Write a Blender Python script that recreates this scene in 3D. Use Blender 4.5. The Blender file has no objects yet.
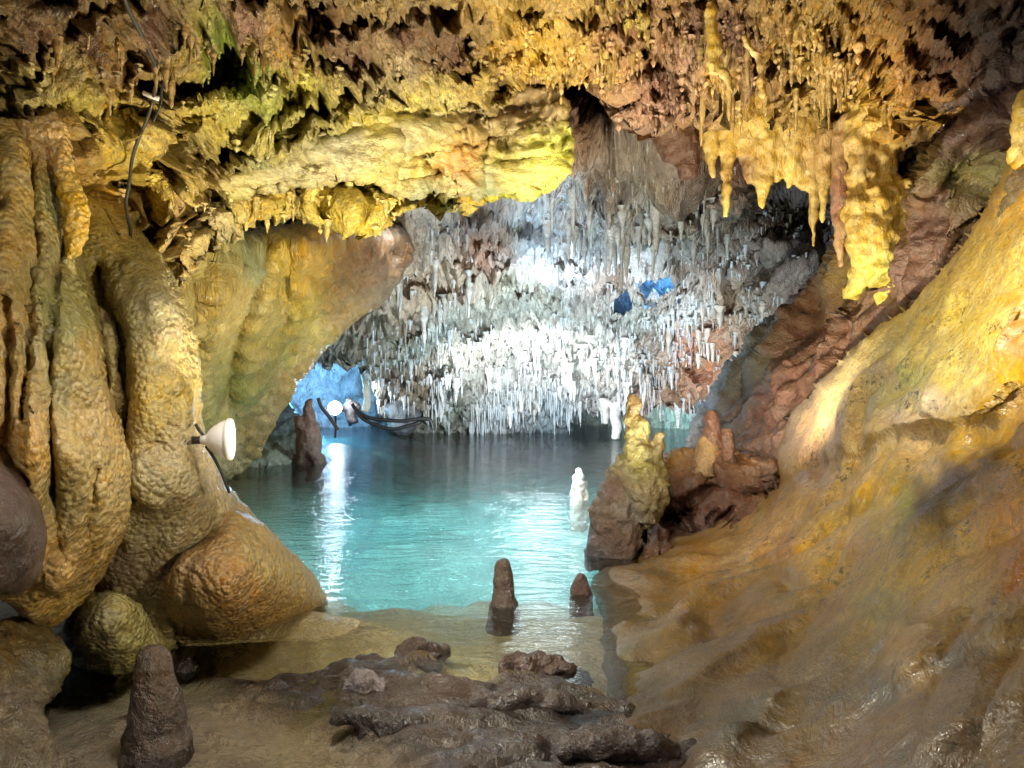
import bpy, bmesh, math, random
import numpy as np
from mathutils import Vector
random.seed(7)
rng = np.random.default_rng(7)
sc = bpy.context.scene
COL = sc.collection
F, CX, CY, H = 760.0, 512.0, 384.0, 1.7      # pixels of focal length, picture centre, eye height over the water

# ------------------------------------------------------------------ noise
def _hash(ix, iy, iz, seed):
    h = (ix*374761393 + iy*668265263 + iz*2147483647 + seed*974634777) & 0xffffffff
    h = ((h ^ (h >> 13))*1274126177) & 0xffffffff
    h = ((h ^ (h >> 16))*2246822519) & 0xffffffff
    return h ^ (h >> 15)
def perlin(p, seed=0):
    i = np.floor(p).astype(np.int64); f = p - i
    u = f*f*f*(f*(f*6-15)+10)
    out = np.zeros(len(p))
    for dx in (0, 1):
        for dy in (0, 1):
            for dz in (0, 1):
                h = _hash(i[:,0]+dx, i[:,1]+dy, i[:,2]+dz, seed)
                a = (h & 0xffff)/65536.0*2*np.pi
                z = ((h >> 16) & 0xffff)/32768.0 - 1
                r = np.sqrt(np.maximum(0, 1-z*z))
                g = (f[:,0]-dx)*r*np.cos(a) + (f[:,1]-dy)*r*np.sin(a) + (f[:,2]-dz)*z
                w = (u[:,0] if dx else 1-u[:,0])*(u[:,1] if dy else 1-u[:,1])*(u[:,2] if dz else 1-u[:,2])
                out += w*g
    return out*1.5
def fbm(p, oct=4, seed=0, gain=.5):
    o = np.zeros(len(p)); a = 1.0; s = 0
    for k in range(oct):
        o += a*perlin(p*(2.03**k)+k*17.3, seed+k); s += a; a *= gain
    return o/s*1.3
def ridged(p, oct=4, seed=0, gain=.55):
    o = np.zeros(len(p)); a = 1.0; s = 0
    for k in range(oct):
        o += a*(1-2*np.abs(perlin(p*(2.07**k)+k*9.1, seed+k))); s += a; a *= gain
    return o/s
def worley(p, seed=0):
    i = np.floor(p).astype(np.int64); best = np.full(len(p), 9.0)
    for dx in (-1, 0, 1):
        for dy in (-1, 0, 1):
            for dz in (-1, 0, 1):
                c = i + np.array([dx, dy, dz])
                h = _hash(c[:,0], c[:,1], c[:,2], seed)
                q = np.stack([(h & 1023)/1023., ((h >> 10) & 1023)/1023., ((h >> 20) & 1023)/1023.], 1)
                d = ((c+q-p)**2).sum(1)
                best = np.minimum(best, d)
    return np.sqrt(best)

def lin(c):
    c = np.asarray(c, float)/255.0
    return np.where(c <= .04045, c/12.92, ((c+.055)/1.055)**2.4)
def at(px, py, Y):
    return Vector(((px-CX)/F*Y, Y, H-(py-CY)/F*Y))
def groundY(py, z=0.0): return (H-z)*F/(py-CY)

# ------------------------------------------------------------------ objects
def tag(o, label=None, cat=None, group=None, kind=None):
    if label: o['label'] = label
    if cat: o['category'] = cat
    if group: o['group'] = group
    if kind: o['kind'] = kind
    return o
def mesh_obj(name, V, Fc, mat, parent=None, col=None, smooth=True):
    me = bpy.data.meshes.new(name)
    V = np.asarray(V, float)
    if isinstance(Fc, np.ndarray):
        n = len(Fc)
        me.vertices.add(len(V)); me.vertices.foreach_set('co', V.astype(np.float32).ravel())
        me.loops.add(n*4); me.loops.foreach_set('vertex_index', Fc.astype(np.int32).ravel())
        me.polygons.add(n); me.polygons.foreach_set('loop_start', np.arange(0, n*4, 4, dtype=np.int32))
        me.update(calc_edges=True); me.validate()
    else:
        me.from_pydata([tuple(v) for v in V], [], Fc); me.update()
    if col is not None:
        a = me.color_attributes.new('Col', 'FLOAT_COLOR', 'POINT')
        c4 = np.ones((len(V), 4), np.float32); c4[:,:3] = col
        a.data.foreach_set('color', c4.ravel())
    if smooth: me.polygons.foreach_set('use_smooth', [True]*len(me.polygons))
    me.materials.append(mat)
    o = bpy.data.objects.new(name, me); COL.objects.link(o)
    if parent: o.parent = parent
    return o
def empty(name, loc):
    o = bpy.data.objects.new(name, None); COL.objects.link(o); o.location = loc; o.empty_display_size = .1
    return o

# ------------------------------------------------------------------ materials
def rock_mat(name, src='attr', base=(.4,.35,.25), rough=(.3,.6), bump=1.0, big=6.0, fine=45.0, pop=0.0, popscale=40.0,
             stretch=(1,1,1), mottle=.35, speck=0.0, speckcol=(.03,.025,.02), spec=.5, coat=.25, rot=(0,0,0), dirt_void=.55, dirt_void_col=(.085,.045,.028), fa=.65, sat=.95, val=1.0):
    m = bpy.data.materials.new(name); m.use_nodes = True
    nt = m.node_tree; N = nt.nodes; L = nt.links; N.clear()
    out = N.new('ShaderNodeOutputMaterial'); b = N.new('ShaderNodeBsdfPrincipled')
    L.new(b.outputs[0], out.inputs[0])
    tc = N.new('ShaderNodeNewGeometry'); mp = N.new('ShaderNodeMapping')
    mp.inputs['Scale'].default_value = stretch; mp.inputs['Rotation'].default_value = rot
    L.new(tc.outputs['Position'], mp.inputs['Vector'])
    def noise(s, d=6, r=.6, dist=0.0, vec=mp.outputs[0]):
        n = N.new('ShaderNodeTexNoise'); n.inputs['Scale'].default_value = s; n.inputs['Detail'].default_value = d
        n.inputs['Roughness'].default_value = r; n.inputs['Distortion'].default_value = dist
        L.new(vec, n.inputs['Vector']); return n
    def math_(op, a, b_=None, clamp=False):
        x = N.new('ShaderNodeMath'); x.operation = op; x.use_clamp = clamp
        for k, v in enumerate((a, b_)):
            if v is None: continue
            if isinstance(v, (int, float)): x.inputs[k].default_value = v
            else: L.new(v, x.inputs[k])
        return x.outputs[0]
    if src == 'attr':
        a = N.new('ShaderNodeAttribute'); a.attribute_name = 'Col'; c0 = a.outputs['Color']
    elif src == 'obj':
        a = N.new('ShaderNodeObjectInfo'); c0 = a.outputs['Color']
    else:
        a = N.new('ShaderNodeRGB'); a.outputs[0].default_value = (*base, 1); c0 = a.outputs[0]
    n1 = noise(big*.6, 5, .7, .4); n2 = noise(fine*.5, 4, .75); n3 = noise(big*2.1, 4, .7, 1.0)
    # brightness mottling of the mineral itself
    v = math_('ADD', math_('MULTIPLY', math_('SUBTRACT', n1.outputs[0], .5), 2.6*mottle), math_('MULTIPLY', math_('SUBTRACT', n2.outputs[0], .5), 2.6*mottle))
    v = math_('MULTIPLY', math_('ADD', v, 1.0), val)
    hs = N.new('ShaderNodeHueSaturation')
    L.new(c0, hs.inputs['Color']); dsat = sat; L.new(math_('MAXIMUM', v, .2), hs.inputs['Value'])
    L.new(math_('ADD', .5, math_('MULTIPLY', math_('SUBTRACT', n3.outputs[0], .5), .05)), hs.inputs['Hue'])
    L.new(math_('ADD', sat, math_('MULTIPLY', math_('SUBTRACT', n3.outputs[0], .5), -.9)), hs.inputs['Saturation'])
    colr = hs.outputs[0]
    if dirt_void > 0:          # thin brown mineral veins and blots, on the far calcite also painted dark voids
        dn = noise(big*1.5, 4, .75, 1.4); fd = math_('ABSOLUTE', math_('SUBTRACT', dn.outputs[0], .47))
        fd = math_('MULTIPLY', math_('SUBTRACT', .055, fd), 22, True)
        fd = math_('MULTIPLY', math_('MULTIPLY', fd, math_('MULTIPLY', math_('SUBTRACT', n1.outputs[0], .36), 4, True)), dirt_void, True)
        mx = N.new('ShaderNodeMix'); mx.data_type = 'RGBA'; L.new(fd, mx.inputs[0]); L.new(colr, mx.inputs[6]); mx.inputs[7].default_value = (*dirt_void_col, 1)
        colr = mx.outputs[2]
    if speck > 0:
        sn = noise(26, 4, .7, .3, tc.outputs['Position']); sm = noise(2.2, 3, .6, 0, tc.outputs['Position'])
        f = math_('MULTIPLY', math_('SUBTRACT', math_('ADD', sn.outputs[0], math_('MULTIPLY', sm.outputs[0], .6)), .93-.03*speck), 9*speck, True)
        mx = N.new('ShaderNodeMix'); mx.data_type = 'RGBA'; L.new(f, mx.inputs[0]); L.new(colr, mx.inputs[6]); mx.inputs[7].default_value = (*speckcol, 1)
        colr = mx.outputs[2]
    L.new(colr, b.inputs['Base Color'])
    rr = N.new('ShaderNodeMapRange'); rr.inputs[1].default_value = .3; rr.inputs[2].default_value = .7
    rr.inputs[3].default_value = rough[0]; rr.inputs[4].default_value = rough[1]
    L.new(n3.outputs[0], rr.inputs[0]); L.new(rr.outputs[0], b.inputs['Roughness'])
    b.inputs['Specular IOR Level'].default_value = spec
    b.inputs['Coat Weight'].default_value = coat; b.inputs['Coat Roughness'].default_value = .18
    # bumps, coarse to fine
    nb1 = noise(big, 6, .68, .5); nb2 = noise(fine, 2, .6)
    h = math_('ADD', math_('MULTIPLY', nb1.outputs[0], .6/big), math_('MULTIPLY', nb2.outputs[0], fa/fine))
    if pop > 0:
        vo = N.new('ShaderNodeTexVoronoi'); vo.feature = 'SMOOTH_F1'; vo.inputs['Scale'].default_value = popscale
        vo.inputs['Smoothness'].default_value = .4; vo.inputs['Randomness'].default_value = 1
        wv = N.new('ShaderNodeVectorMath'); wv.operation = 'MULTIPLY_ADD'
        L.new(n3.outputs[1], wv.inputs[0]); wv.inputs[1].default_value = (.012,.012,.012); L.new(tc.outputs['Position'], wv.inputs[2])
        L.new(wv.outputs[0], vo.inputs['Vector'])
        h = math_('ADD', h, math_('MULTIPLY', math_('SUBTRACT', 1.0, vo.outputs['Distance']), pop/popscale))
    bp = N.new('ShaderNodeBump'); bp.inputs['Strength'].default_value = min(1, .9*bump); bp.inputs['Distance'].default_value = 1.0*max(bump, .2)
    L.new(h, bp.inputs['Height']); L.new(bp.outputs[0], b.inputs['Normal']); L.new(bp.outputs[0], b.inputs['Coat Normal'])
    return m
def plain(name, c, rough=.5, metal=0, emit=0, ecol=None):
    m = bpy.data.materials.new(name); m.use_nodes = True; nt = m.node_tree; b = nt.nodes['Principled BSDF']
    n = nt.nodes.new('ShaderNodeTexNoise'); n.inputs['Scale'].default_value = 60
    mr = nt.nodes.new('ShaderNodeMix'); mr.data_type = 'RGBA'
    mr.inputs[6].default_value = (*[x*.8 for x in c], 1); mr.inputs[7].default_value = (*c, 1)
    nt.links.new(n.outputs[0], mr.inputs[0]); nt.links.new(mr.outputs[2], b.inputs['Base Color'])
    b.inputs['Roughness'].default_value = rough; b.inputs['Metallic'].default_value = metal
    if emit:
        b.inputs['Emission Color'].default_value = (*(ecol or c), 1); b.inputs['Emission Strength'].default_value = emit
    return m

# ------------------------------------------------------------------ relief rock masses
def chaikin(P, n=2):
    P = np.asarray(P, float)
    for _ in range(n):
        Q = np.roll(P, -1, 0); P = np.stack([.75*P+.25*Q, .25*P+.75*Q], 1).reshape(-1, 2)
    return P
def sdf(X, Y, poly):
    """distance to the outline, positive inside"""
    d2 = np.full(X.shape, 1e12); ins = np.zeros(X.shape, bool)
    n = len(poly)
    for i in range(n):
        ax, ay = poly[i]; bx, by = poly[(i+1) % n]
        ex, ey = bx-ax, by-ay
        wx, wy = X-ax, Y-ay
        t = np.clip((wx*ex+wy*ey)/(ex*ex+ey*ey+1e-12), 0, 1)
        d2 = np.minimum(d2, (wx-t*ex)**2+(wy-t*ey)**2)
        c = ((ay > Y) != (by > Y)) & (X < (bx-ax)*(Y-ay)/((by-ay) if by != ay else 1e-9)+ax)
        ins ^= c
    return np.where(ins, 1, -1)*np.sqrt(d2)
def seg_dist(X, Y, pl):
    d2 = np.full(X.shape, 1e12)
    for (ax, ay), (bx, by) in zip(pl[:-1], pl[1:]):
        ex, ey = bx-ax, by-ay; wx, wy = X-ax, Y-ay
        t = np.clip((wx*ex+wy*ey)/(ex*ex+ey*ey+1e-12), 0, 1)
        d2 = np.minimum(d2, (wx-t*ex)**2+(wy-t*ey)**2)
    return np.sqrt(d2)
def tps(pts):
    P = np.array([(p[0]/100., p[1]/100.) for p in pts]); v = np.log([p[2] for p in pts]); n = len(P)
    def K(A, B):
        r2 = ((A[:,None]-B[None])**2).sum(2); return .5*r2*np.log(r2+1e-9)
    M = np.zeros((n+3, n+3)); M[:n,:n] = K(P, P)+.02*np.eye(n); M[:n,n] = 1; M[:n,n+1:] = P; M[n,:n] = 1; M[n+1:,:n] = P.T
    w = np.linalg.solve(M, np.concatenate([v, [0,0,0]]))
    lo, hi = v.min()-.12, v.max()+.12
    def f(X, Y):
        A = np.stack([X.ravel()/100., Y.ravel()/100.], 1)
        r = K(A, P)@w[:n] + w[n] + A@w[n+1:]
        return np.exp(np.clip(r, lo, hi)).reshape(X.shape)
    return f
def idw(X, Y, pts, power=3.0):
    C = np.array([lin(p[2]) for p in pts]); W = np.zeros((X.size, len(pts)))
    x, y = X.ravel(), Y.ravel()
    for k, p in enumerate(pts):
        r = p[3] if len(p) > 3 else 1.0
        W[:,k] = r/(((x-p[0])**2+(y-p[1])**2)+120.)**(power/2)
    W /= W.sum(1, keepdims=True)
    return W@C
class Relief: pass
def relief(name, outline, depth, colors, mat, step=2.5, w=25, R=.4, T=1.5, edge=3.0, edgef=.05, layers=(), bumps=(), grooves=(), holes=(),
           warp=14, smooth_outline=2, flow=None, seed=1, fadew=8.0, near=0, zmin=None, blotch=0.0, parent=None):
    poly = chaikin(outline, smooth_outline)
    x0, y0 = poly.min(0)-3*step; x1, y1 = poly.max(0)+3*step
    xs = np.arange(x0, x1, step); ys = np.arange(y0, y1, step)
    X, Y = np.meshgrid(xs, ys); sh = X.shape
    q = np.stack([X.ravel()*edgef, Y.ravel()*edgef, np.full(X.size, seed*3.7)], 1)
    S = sdf(X, Y, poly) + edge*(fbm(q, 4, seed)*2).reshape(sh)
    gy, gx = np.gradient(S, step); gl = np.sqrt(gx**2+gy**2)+1e-6
    # pull the rim vertices onto the outline
    m = (S < 0)
    X2 = np.where(m, X-gx/gl**2*S, X); Y2 = np.where(m, Y-gy/gl**2*S, Y)
    D = tps(depth)(X2, Y2)
    for (bx, by, rx, ry, ang, amt) in bumps:
        a = math.radians(ang); ux = (X2-bx)*math.cos(a)+(Y2-by)*math.sin(a); uy = -(X2-bx)*math.sin(a)+(Y2-by)*math.cos(a)
        D = D + amt*np.exp(-((ux/rx)**2+(uy/ry)**2))
    wq = np.stack([X2.ravel()*.02, Y2.ravel()*.02, np.full(X.size, seed*1.3)], 1)
    wx_ = 6*fbm(wq, 3, seed+31).reshape(sh); wy_ = 6*fbm(wq+50, 3, seed+37).reshape(sh)
    for (pl, width, amt) in grooves:
        d = seg_dist(X2+wx_, Y2+wy_, pl); D = D + amt*np.exp(-(d/width)**2)
    Sc = np.maximum(S, 0)
    t = np.clip(1-Sc/w, 0, 1); D = D + R*(1-np.sqrt(np.maximum(0, 1-t*t*.995)))
    P = np.stack([(X2-CX)/F*D, D, H-(Y2-CY)/F*D], -1)
    def normals(P):
        du = np.gradient(P, axis=1); dv = np.gradient(P, axis=0)
        n = np.cross(du, dv); n /= np.linalg.norm(n, axis=-1, keepdims=True)+1e-9
        s = np.sign((n*(P-np.array([0,0,H]))).sum(-1, keepdims=True)); return -n*s
    Nn = normals(P); pf = P.reshape(-1, 3); tot = np.zeros(len(pf)); deep = np.zeros(len(pf))
    if flow is not None:
        f_ = np.array(flow, float); f_ /= np.linalg.norm(f_)
        a_ = np.cross(f_, [0,0,1]); a_ /= np.linalg.norm(a_); b_ = np.cross(f_, a_); B = np.stack([f_, a_, b_], 1)
    for L_ in layers:
        kind, fr, amp = L_[:3]; fr = np.array(fr if hasattr(fr, '__len__') else (fr, fr, fr), float)
        opt = L_[3] if len(L_) > 3 else {}
        q = (pf@B if opt.get('flow') else pf)
        wv = opt.get('warp', .35)
        q = q + wv*np.stack([perlin(pf*1.3, 71), perlin(pf*1.3+9, 72), perlin(pf*1.3+21, 73)], 1)
        q = q*fr + seed*5.1
        o = opt.get('oct', 4)
        if kind == 'fbm': v = fbm(q, o, seed+3)
        elif kind == 'ridge': v = ridged(q, o, seed+5)
        elif kind == 'rev': v = -ridged(q, o, seed+7)
        elif kind == 'cell': v = .5-worley(q, seed+11)
        elif kind == 'pocket': v = -np.clip(fbm(q, o, seed+13)-opt.get('th', .12), 0, .35)*2.5
        if 'mask' in opt:
            mk = np.zeros(sh)
            for (bx, by, rx, ry, ang, am) in opt['mask']:
                a = math.radians(ang); ux = (X2-bx)*math.cos(a)+(Y2-by)*math.sin(a); uy = -(X2-bx)*math.sin(a)+(Y2-by)*math.cos(a)
                mk = np.maximum(mk, am*np.exp(-((ux/rx)**2+(uy/ry)**2)**1.5))
            v = v*(mk.ravel() if not opt.get('inv') else 1-mk.ravel())
        if kind == 'pocket': deep += -v*amp
        else: tot += v*amp
    fade = np.clip(Sc/fadew+.25, 0, 1).ravel()
    if near: fade = fade*np.clip(D.ravel()/near, .2, 1)
    pf = pf + Nn.reshape(-1, 3)*(tot*fade)[:,None]
    rv = pf-np.array([0, 0, H]); rl_ = np.linalg.norm(rv, axis=1, keepdims=True)
    pf = pf+rv/rl_*(deep*fade)[:,None]
    P = pf.reshape(sh+(3,)); Nn = normals(P)
    cw = np.stack([X2.ravel()*.03, Y2.ravel()*.03, np.full(X.size, seed*2.1)], 1)
    Xc = X2 + warp*2*fbm(cw, 4, seed+51).reshape(sh); Yc = Y2 + warp*2*fbm(cw+40, 4, seed+52).reshape(sh)
    C = idw(Xc, Yc, colors)
    if blotch:
        bq = fbm(P.reshape(-1,3)*3.1, 4, seed+77); C = C*np.exp(blotch*bq)[:,None]
    keepv = S > -step*1.2
    for (hx, hy, rx, ry) in holes:
        hn = .12*fbm(cw*3, 3, seed+60).reshape(sh)
        keepv &= ~((((X2-hx)/rx)**2+((Y2-hy)/ry)**2+hn) < 1)
    idx = np.arange(X.size).reshape(sh)
    kc = keepv[:-1,:-1] & keepv[1:,:-1] & keepv[:-1,1:] & keepv[1:,1:]
    q = np.stack([idx[:-1,:-1][kc], idx[1:,:-1][kc], idx[1:,1:][kc], idx[:-1,1:][kc]], 1)
    # rim: edges used once, pulled back by the thickness of the rock
    e = np.concatenate([q[:,[0,1]], q[:,[1,2]], q[:,[2,3]], q[:,[3,0]]]); es = np.sort(e, 1)
    key = es[:,0].astype(np.int64)*X.size+es[:,1]
    u, inv, cnt = np.unique(key, return_inverse=True, return_counts=True)
    be = e[cnt[inv] == 1]
    V = P.reshape(-1, 3); bv = np.unique(be)
    cam = np.array([0, 0, H]); ray = V[bv]-cam; ray /= np.linalg.norm(ray, axis=1, keepdims=True)
    back = V[bv]+ray*T
    mp = {int(a): X.size+k for k, a in enumerate(bv)}
    bq = np.array([[b, a, mp[int(a)], mp[int(b)]] for a, b in be])
    Vall = np.concatenate([V, back]); Call = np.concatenate([C, C[bv]])
    Fa = np.concatenate([q, bq])
    used, inv2 = np.unique(Fa, return_inverse=True)
    o = mesh_obj(name, Vall[used], inv2.reshape(-1, 4), mat, parent, Call[used])
    r = Relief(); r.o = o; r.P = P; r.N = Nn; r.C = C.reshape(sh+(3,)); r.S = S; r.X = X2; r.Y = Y2; r.x0 = x0; r.y0 = y0; r.step = step; r.keep = keepv
    def pick(px, py):
        j = int(np.clip(round((px-x0)/step), 0, sh[1]-1)); i = int(np.clip(round((py-y0)/step), 0, sh[0]-1)); return i, j
    r.pick = pick
    return r

# ------------------------------------------------------------------ materials in use
M_ceil = rock_mat('ceiling_limestone', big=7, fine=50, bump=1.0, pop=.35, popscale=24, mottle=.62, rough=(.35,.7), speck=.6, speckcol=(.06,.03,.02), dirt_void=.7, val=1.0, sat=1.08)
M_slab = rock_mat('bedded_limestone', big=5, fine=45, bump=.55, pop=0, mottle=.5, rough=(.3,.6), dirt_void=.9, dirt_void_col=(.10,.055,.03), stretch=(1,1,3.0), rot=(0,.22,0), speck=.4)
M_left = rock_mat('coral_flowstone', big=6, fine=60, bump=.75, pop=1.6, popscale=34, mottle=.48, val=.90, sat=.92, rough=(.3,.6), coat=.25, dirt_void=.45)
M_flow = rock_mat('wet_flowstone', big=4, fine=40, bump=.5, mottle=.55, rough=(.34,.66), coat=.3, val=.70, sat=1.08, speck=1.0, pop=.5, popscale=48, speckcol=(.05,.04,.025))
M_brown = rock_mat('brown_flowstone', big=5, fine=45, bump=.85, mottle=.5, rough=(.3,.6), coat=.2, sat=.95, val=.6)
M_far = rock_mat('white_calcite', big=2.2, fine=14, bump=1.0, mottle=.5, rough=(.45,.8), coat=.05, stretch=(1,1,.45), speck=0, dirt_void=.9, dirt_void_col=(.16,.10,.065))  # brown blots here also stand in for small dark voids
M_midwall = rock_mat('streaked_flowstone', big=5, fine=30, bump=1.0, mottle=.5, stretch=(1,1,.25), rough=(.3,.6), val=.8, sat=1.05)
M_stuff = rock_mat('dripstone', dirt_void=.25, big=5, fine=30, bump=.8, mottle=.3, rough=(.3,.6))
M_sobj = rock_mat('dripstone_plain', src='obj', big=6, fine=40, bump=.7, mottle=.3, rough=(.25,.55), coat=.4)
M_dark = rock_mat('dark_wet_rock', big=7, fine=50, bump=1.0, mottle=.45, rough=(.25,.6), coat=.5, dirt_void=.7, dirt_void_col=(.02,.015,.012), sat=1.0, val=.7)
M_bed = rock_mat('silt', big=3, fine=30, bump=.5, mottle=.25, rough=(.5,.8), coat=0)

# ------------------------------------------------------------------ far chamber
wash = (206,210,202)
far = relief('cave_ceiling',
  [(300,20),(560,20),(640,10),(900,20),(900,250),(830,330),(770,380),(742,398),(700,402),(672,405),(655,398),(640,412),(622,402),(604,408),(585,402),(566,408),(560,437),(520,438),(425,437),(392,432),(385,400),(372,380),(360,352),(340,348),(320,352),(300,362),(270,380),(240,380),(200,300),(200,150)],
  [(560,40,9.0),(620,90,10.2),(700,60,10),(850,80,10),(400,120,10.5),(560,150,10.3),(660,170,10.6),(560,190,11.5),(420,190,12),(300,215,12),(220,240,13),(700,190,12),(780,200,15.5),(840,200,15),(600,230,14),(440,240,15),(370,250,14.5),(520,270,17),(700,250,15),(790,270,14),(380,300,17),(330,330,20),(450,330,20),(560,330,20.5),(660,320,19),(760,320,15.5),(560,370,23),(450,380,24),(380,370,23),(660,370,21),(720,370,17.5),(560,410,26),(480,430,27),(430,432,27),(620,405,24),(690,400,20)],
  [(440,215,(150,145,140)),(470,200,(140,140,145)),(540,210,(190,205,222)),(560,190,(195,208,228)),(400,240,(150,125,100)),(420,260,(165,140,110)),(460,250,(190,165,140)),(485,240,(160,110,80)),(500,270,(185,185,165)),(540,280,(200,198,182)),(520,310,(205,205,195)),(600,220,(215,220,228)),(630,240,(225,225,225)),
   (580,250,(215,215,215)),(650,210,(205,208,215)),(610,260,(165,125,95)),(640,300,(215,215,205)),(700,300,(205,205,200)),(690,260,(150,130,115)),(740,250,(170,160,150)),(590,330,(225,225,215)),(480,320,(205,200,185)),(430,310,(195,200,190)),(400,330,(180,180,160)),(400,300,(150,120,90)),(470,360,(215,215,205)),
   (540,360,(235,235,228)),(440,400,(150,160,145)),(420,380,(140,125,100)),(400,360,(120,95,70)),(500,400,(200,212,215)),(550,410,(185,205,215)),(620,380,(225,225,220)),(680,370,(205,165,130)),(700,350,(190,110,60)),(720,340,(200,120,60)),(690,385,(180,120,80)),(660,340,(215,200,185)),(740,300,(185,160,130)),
   (600,100,(130,95,75)),(575,130,(165,125,90)),(600,150,(155,130,110)),(640,150,(140,130,120)),(620,120,(125,90,70)),(670,130,(105,72,54)),(690,150,(112,76,56)),(780,210,(80,80,90)),(760,230,(110,105,100)),(820,220,(90,85,85)),(330,345,(170,180,180)),(360,350,(175,170,155)),(240,225,(120,140,160)),(300,220,(120,145,170)),(360,330,(160,150,130))],  # blue greys at the left gap hold its cool light in the colour
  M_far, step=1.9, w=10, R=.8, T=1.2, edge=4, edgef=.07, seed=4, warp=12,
  layers=[('fbm',(.35,.35,.35),.5),('pocket',(1.2,1.0,.7),.8,{'th':.05}),('ridge',(2.2,1.2,.5),.5,{'warp':.3}),('ridge',(4.6,3,1.1),.26,{'warp':.2}),('fbm',(5,5,3),.16)],
  bumps=[(595,85,40,34,20,5.5),(780,205,50,30,0,2.0),(500,300,45,50,0,-.6),(360,352,30,12,0,-1.0),(725,245,22,18,0,1.2)],
  holes=[(655,269,24,12),(623,292,11,9)])
tag(far.o, kind='structure')
back = relief('cave_wall', [(180,300),(450,330),(520,390),(700,370),(800,350),(800,470),(200,470)],
  [(200,400,29),(320,360,29),(330,435,30),(400,420,31),(500,420,33),(620,420,31),(680,420,29),(760,420,28)],
  [(330,380,(190,205,225)),(400,400,(170,180,190)),(600,420,(120,125,115)),(680,410,(190,215,205)),(640,425,(190,190,165))],
  M_far, step=2.5, w=10, R=.5, T=1, seed=9, layers=[('fbm',.4,.7),('ridge',(1.5,1.5,.9),.35),('fbm',2.5,.18)])
tag(back.o, kind='structure')
pocket = relief('cave_wall', [(600,240),(700,235),(705,320),(600,325)], [(600,280,20.5),(700,280,18.5),(650,300,20)], [(650,280,(190,205,225))], M_far, step=3, w=10, R=.3, T=.5, seed=13, layers=[('fbm',.8,.3)])
tag(pocket.o, kind='structure')
bank = relief('cave_bank', [(225,400),(262,392),(290,402),(300,420),(306,440),(312,466),(260,476),(190,485),(170,420)],
  [(230,470,15.2),(300,462,16.6),(260,410,18.5),(290,410,19),(200,440,16)],
  [(250,440,(105,120,100)),(290,450,(95,105,90)),(270,415,(110,125,130)),(230,460,(125,125,100))],
  M_dark, step=1.6, w=12, R=.6, T=1, seed=10, layers=[('fbm',1.1,.35),('ridge',2.6,.16)])
tag(bank.o, kind='structure')

# ------------------------------------------------------------------ left middle wall
mid = relief('cave_wall',
  [(150,215),(200,222),(240,238),(300,224),(345,222),(380,224),(404,232),(404,268),(388,298),(352,322),(326,350),(300,378),(280,408),(262,436),(247,468),(222,482),(150,520),(60,480),(80,260)],
  [(390,250,10.2),(330,230,9.2),(240,235,7.8),(170,230,6.6),(380,300,11),(310,350,12.0),(270,410,13.5),(246,468,14.8),(210,480,12.5),(200,400,9.5),(230,330,9.0),(300,290,9.9),(150,400,8)],
  [(190,250,(185,165,95)),(240,260,(150,155,115)),(215,300,(190,165,90)),(280,260,(195,165,70)),(310,250,(190,150,60)),(300,300,(195,170,80)),(350,260,(105,72,42)),(385,255,(110,82,58)),(385,290,(120,95,65)),(345,310,(150,115,60)),(365,240,(95,70,50)),(330,240,(120,90,45)),(270,340,(180,160,80)),(290,370,(200,155,90)),(235,380,(150,145,75)),(250,430,(185,150,90)),(265,410,(195,160,110)),(235,460,(180,160,120)),(215,420,(165,155,90))],
  M_midwall, step=2.0, w=26, R=1.2, T=2.0, edge=2, seed=12, warp=9,
  layers=[('fbm',.6,.25),('ridge',(2.4,1.2,.4),.16,{'warp':.25}),('ridge',(5,3,1),.06),('fbm',5,.035)],
  bumps=[(215,300,22,55,15,-.7),(255,330,12,80,12,-.35),(300,270,14,60,12,-.3)], grooves=[([(265,240),(240,320),(225,400)],8,.35),([(205,260),(198,340)],7,.5)])
tag(mid.o, kind='structure')

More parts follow.
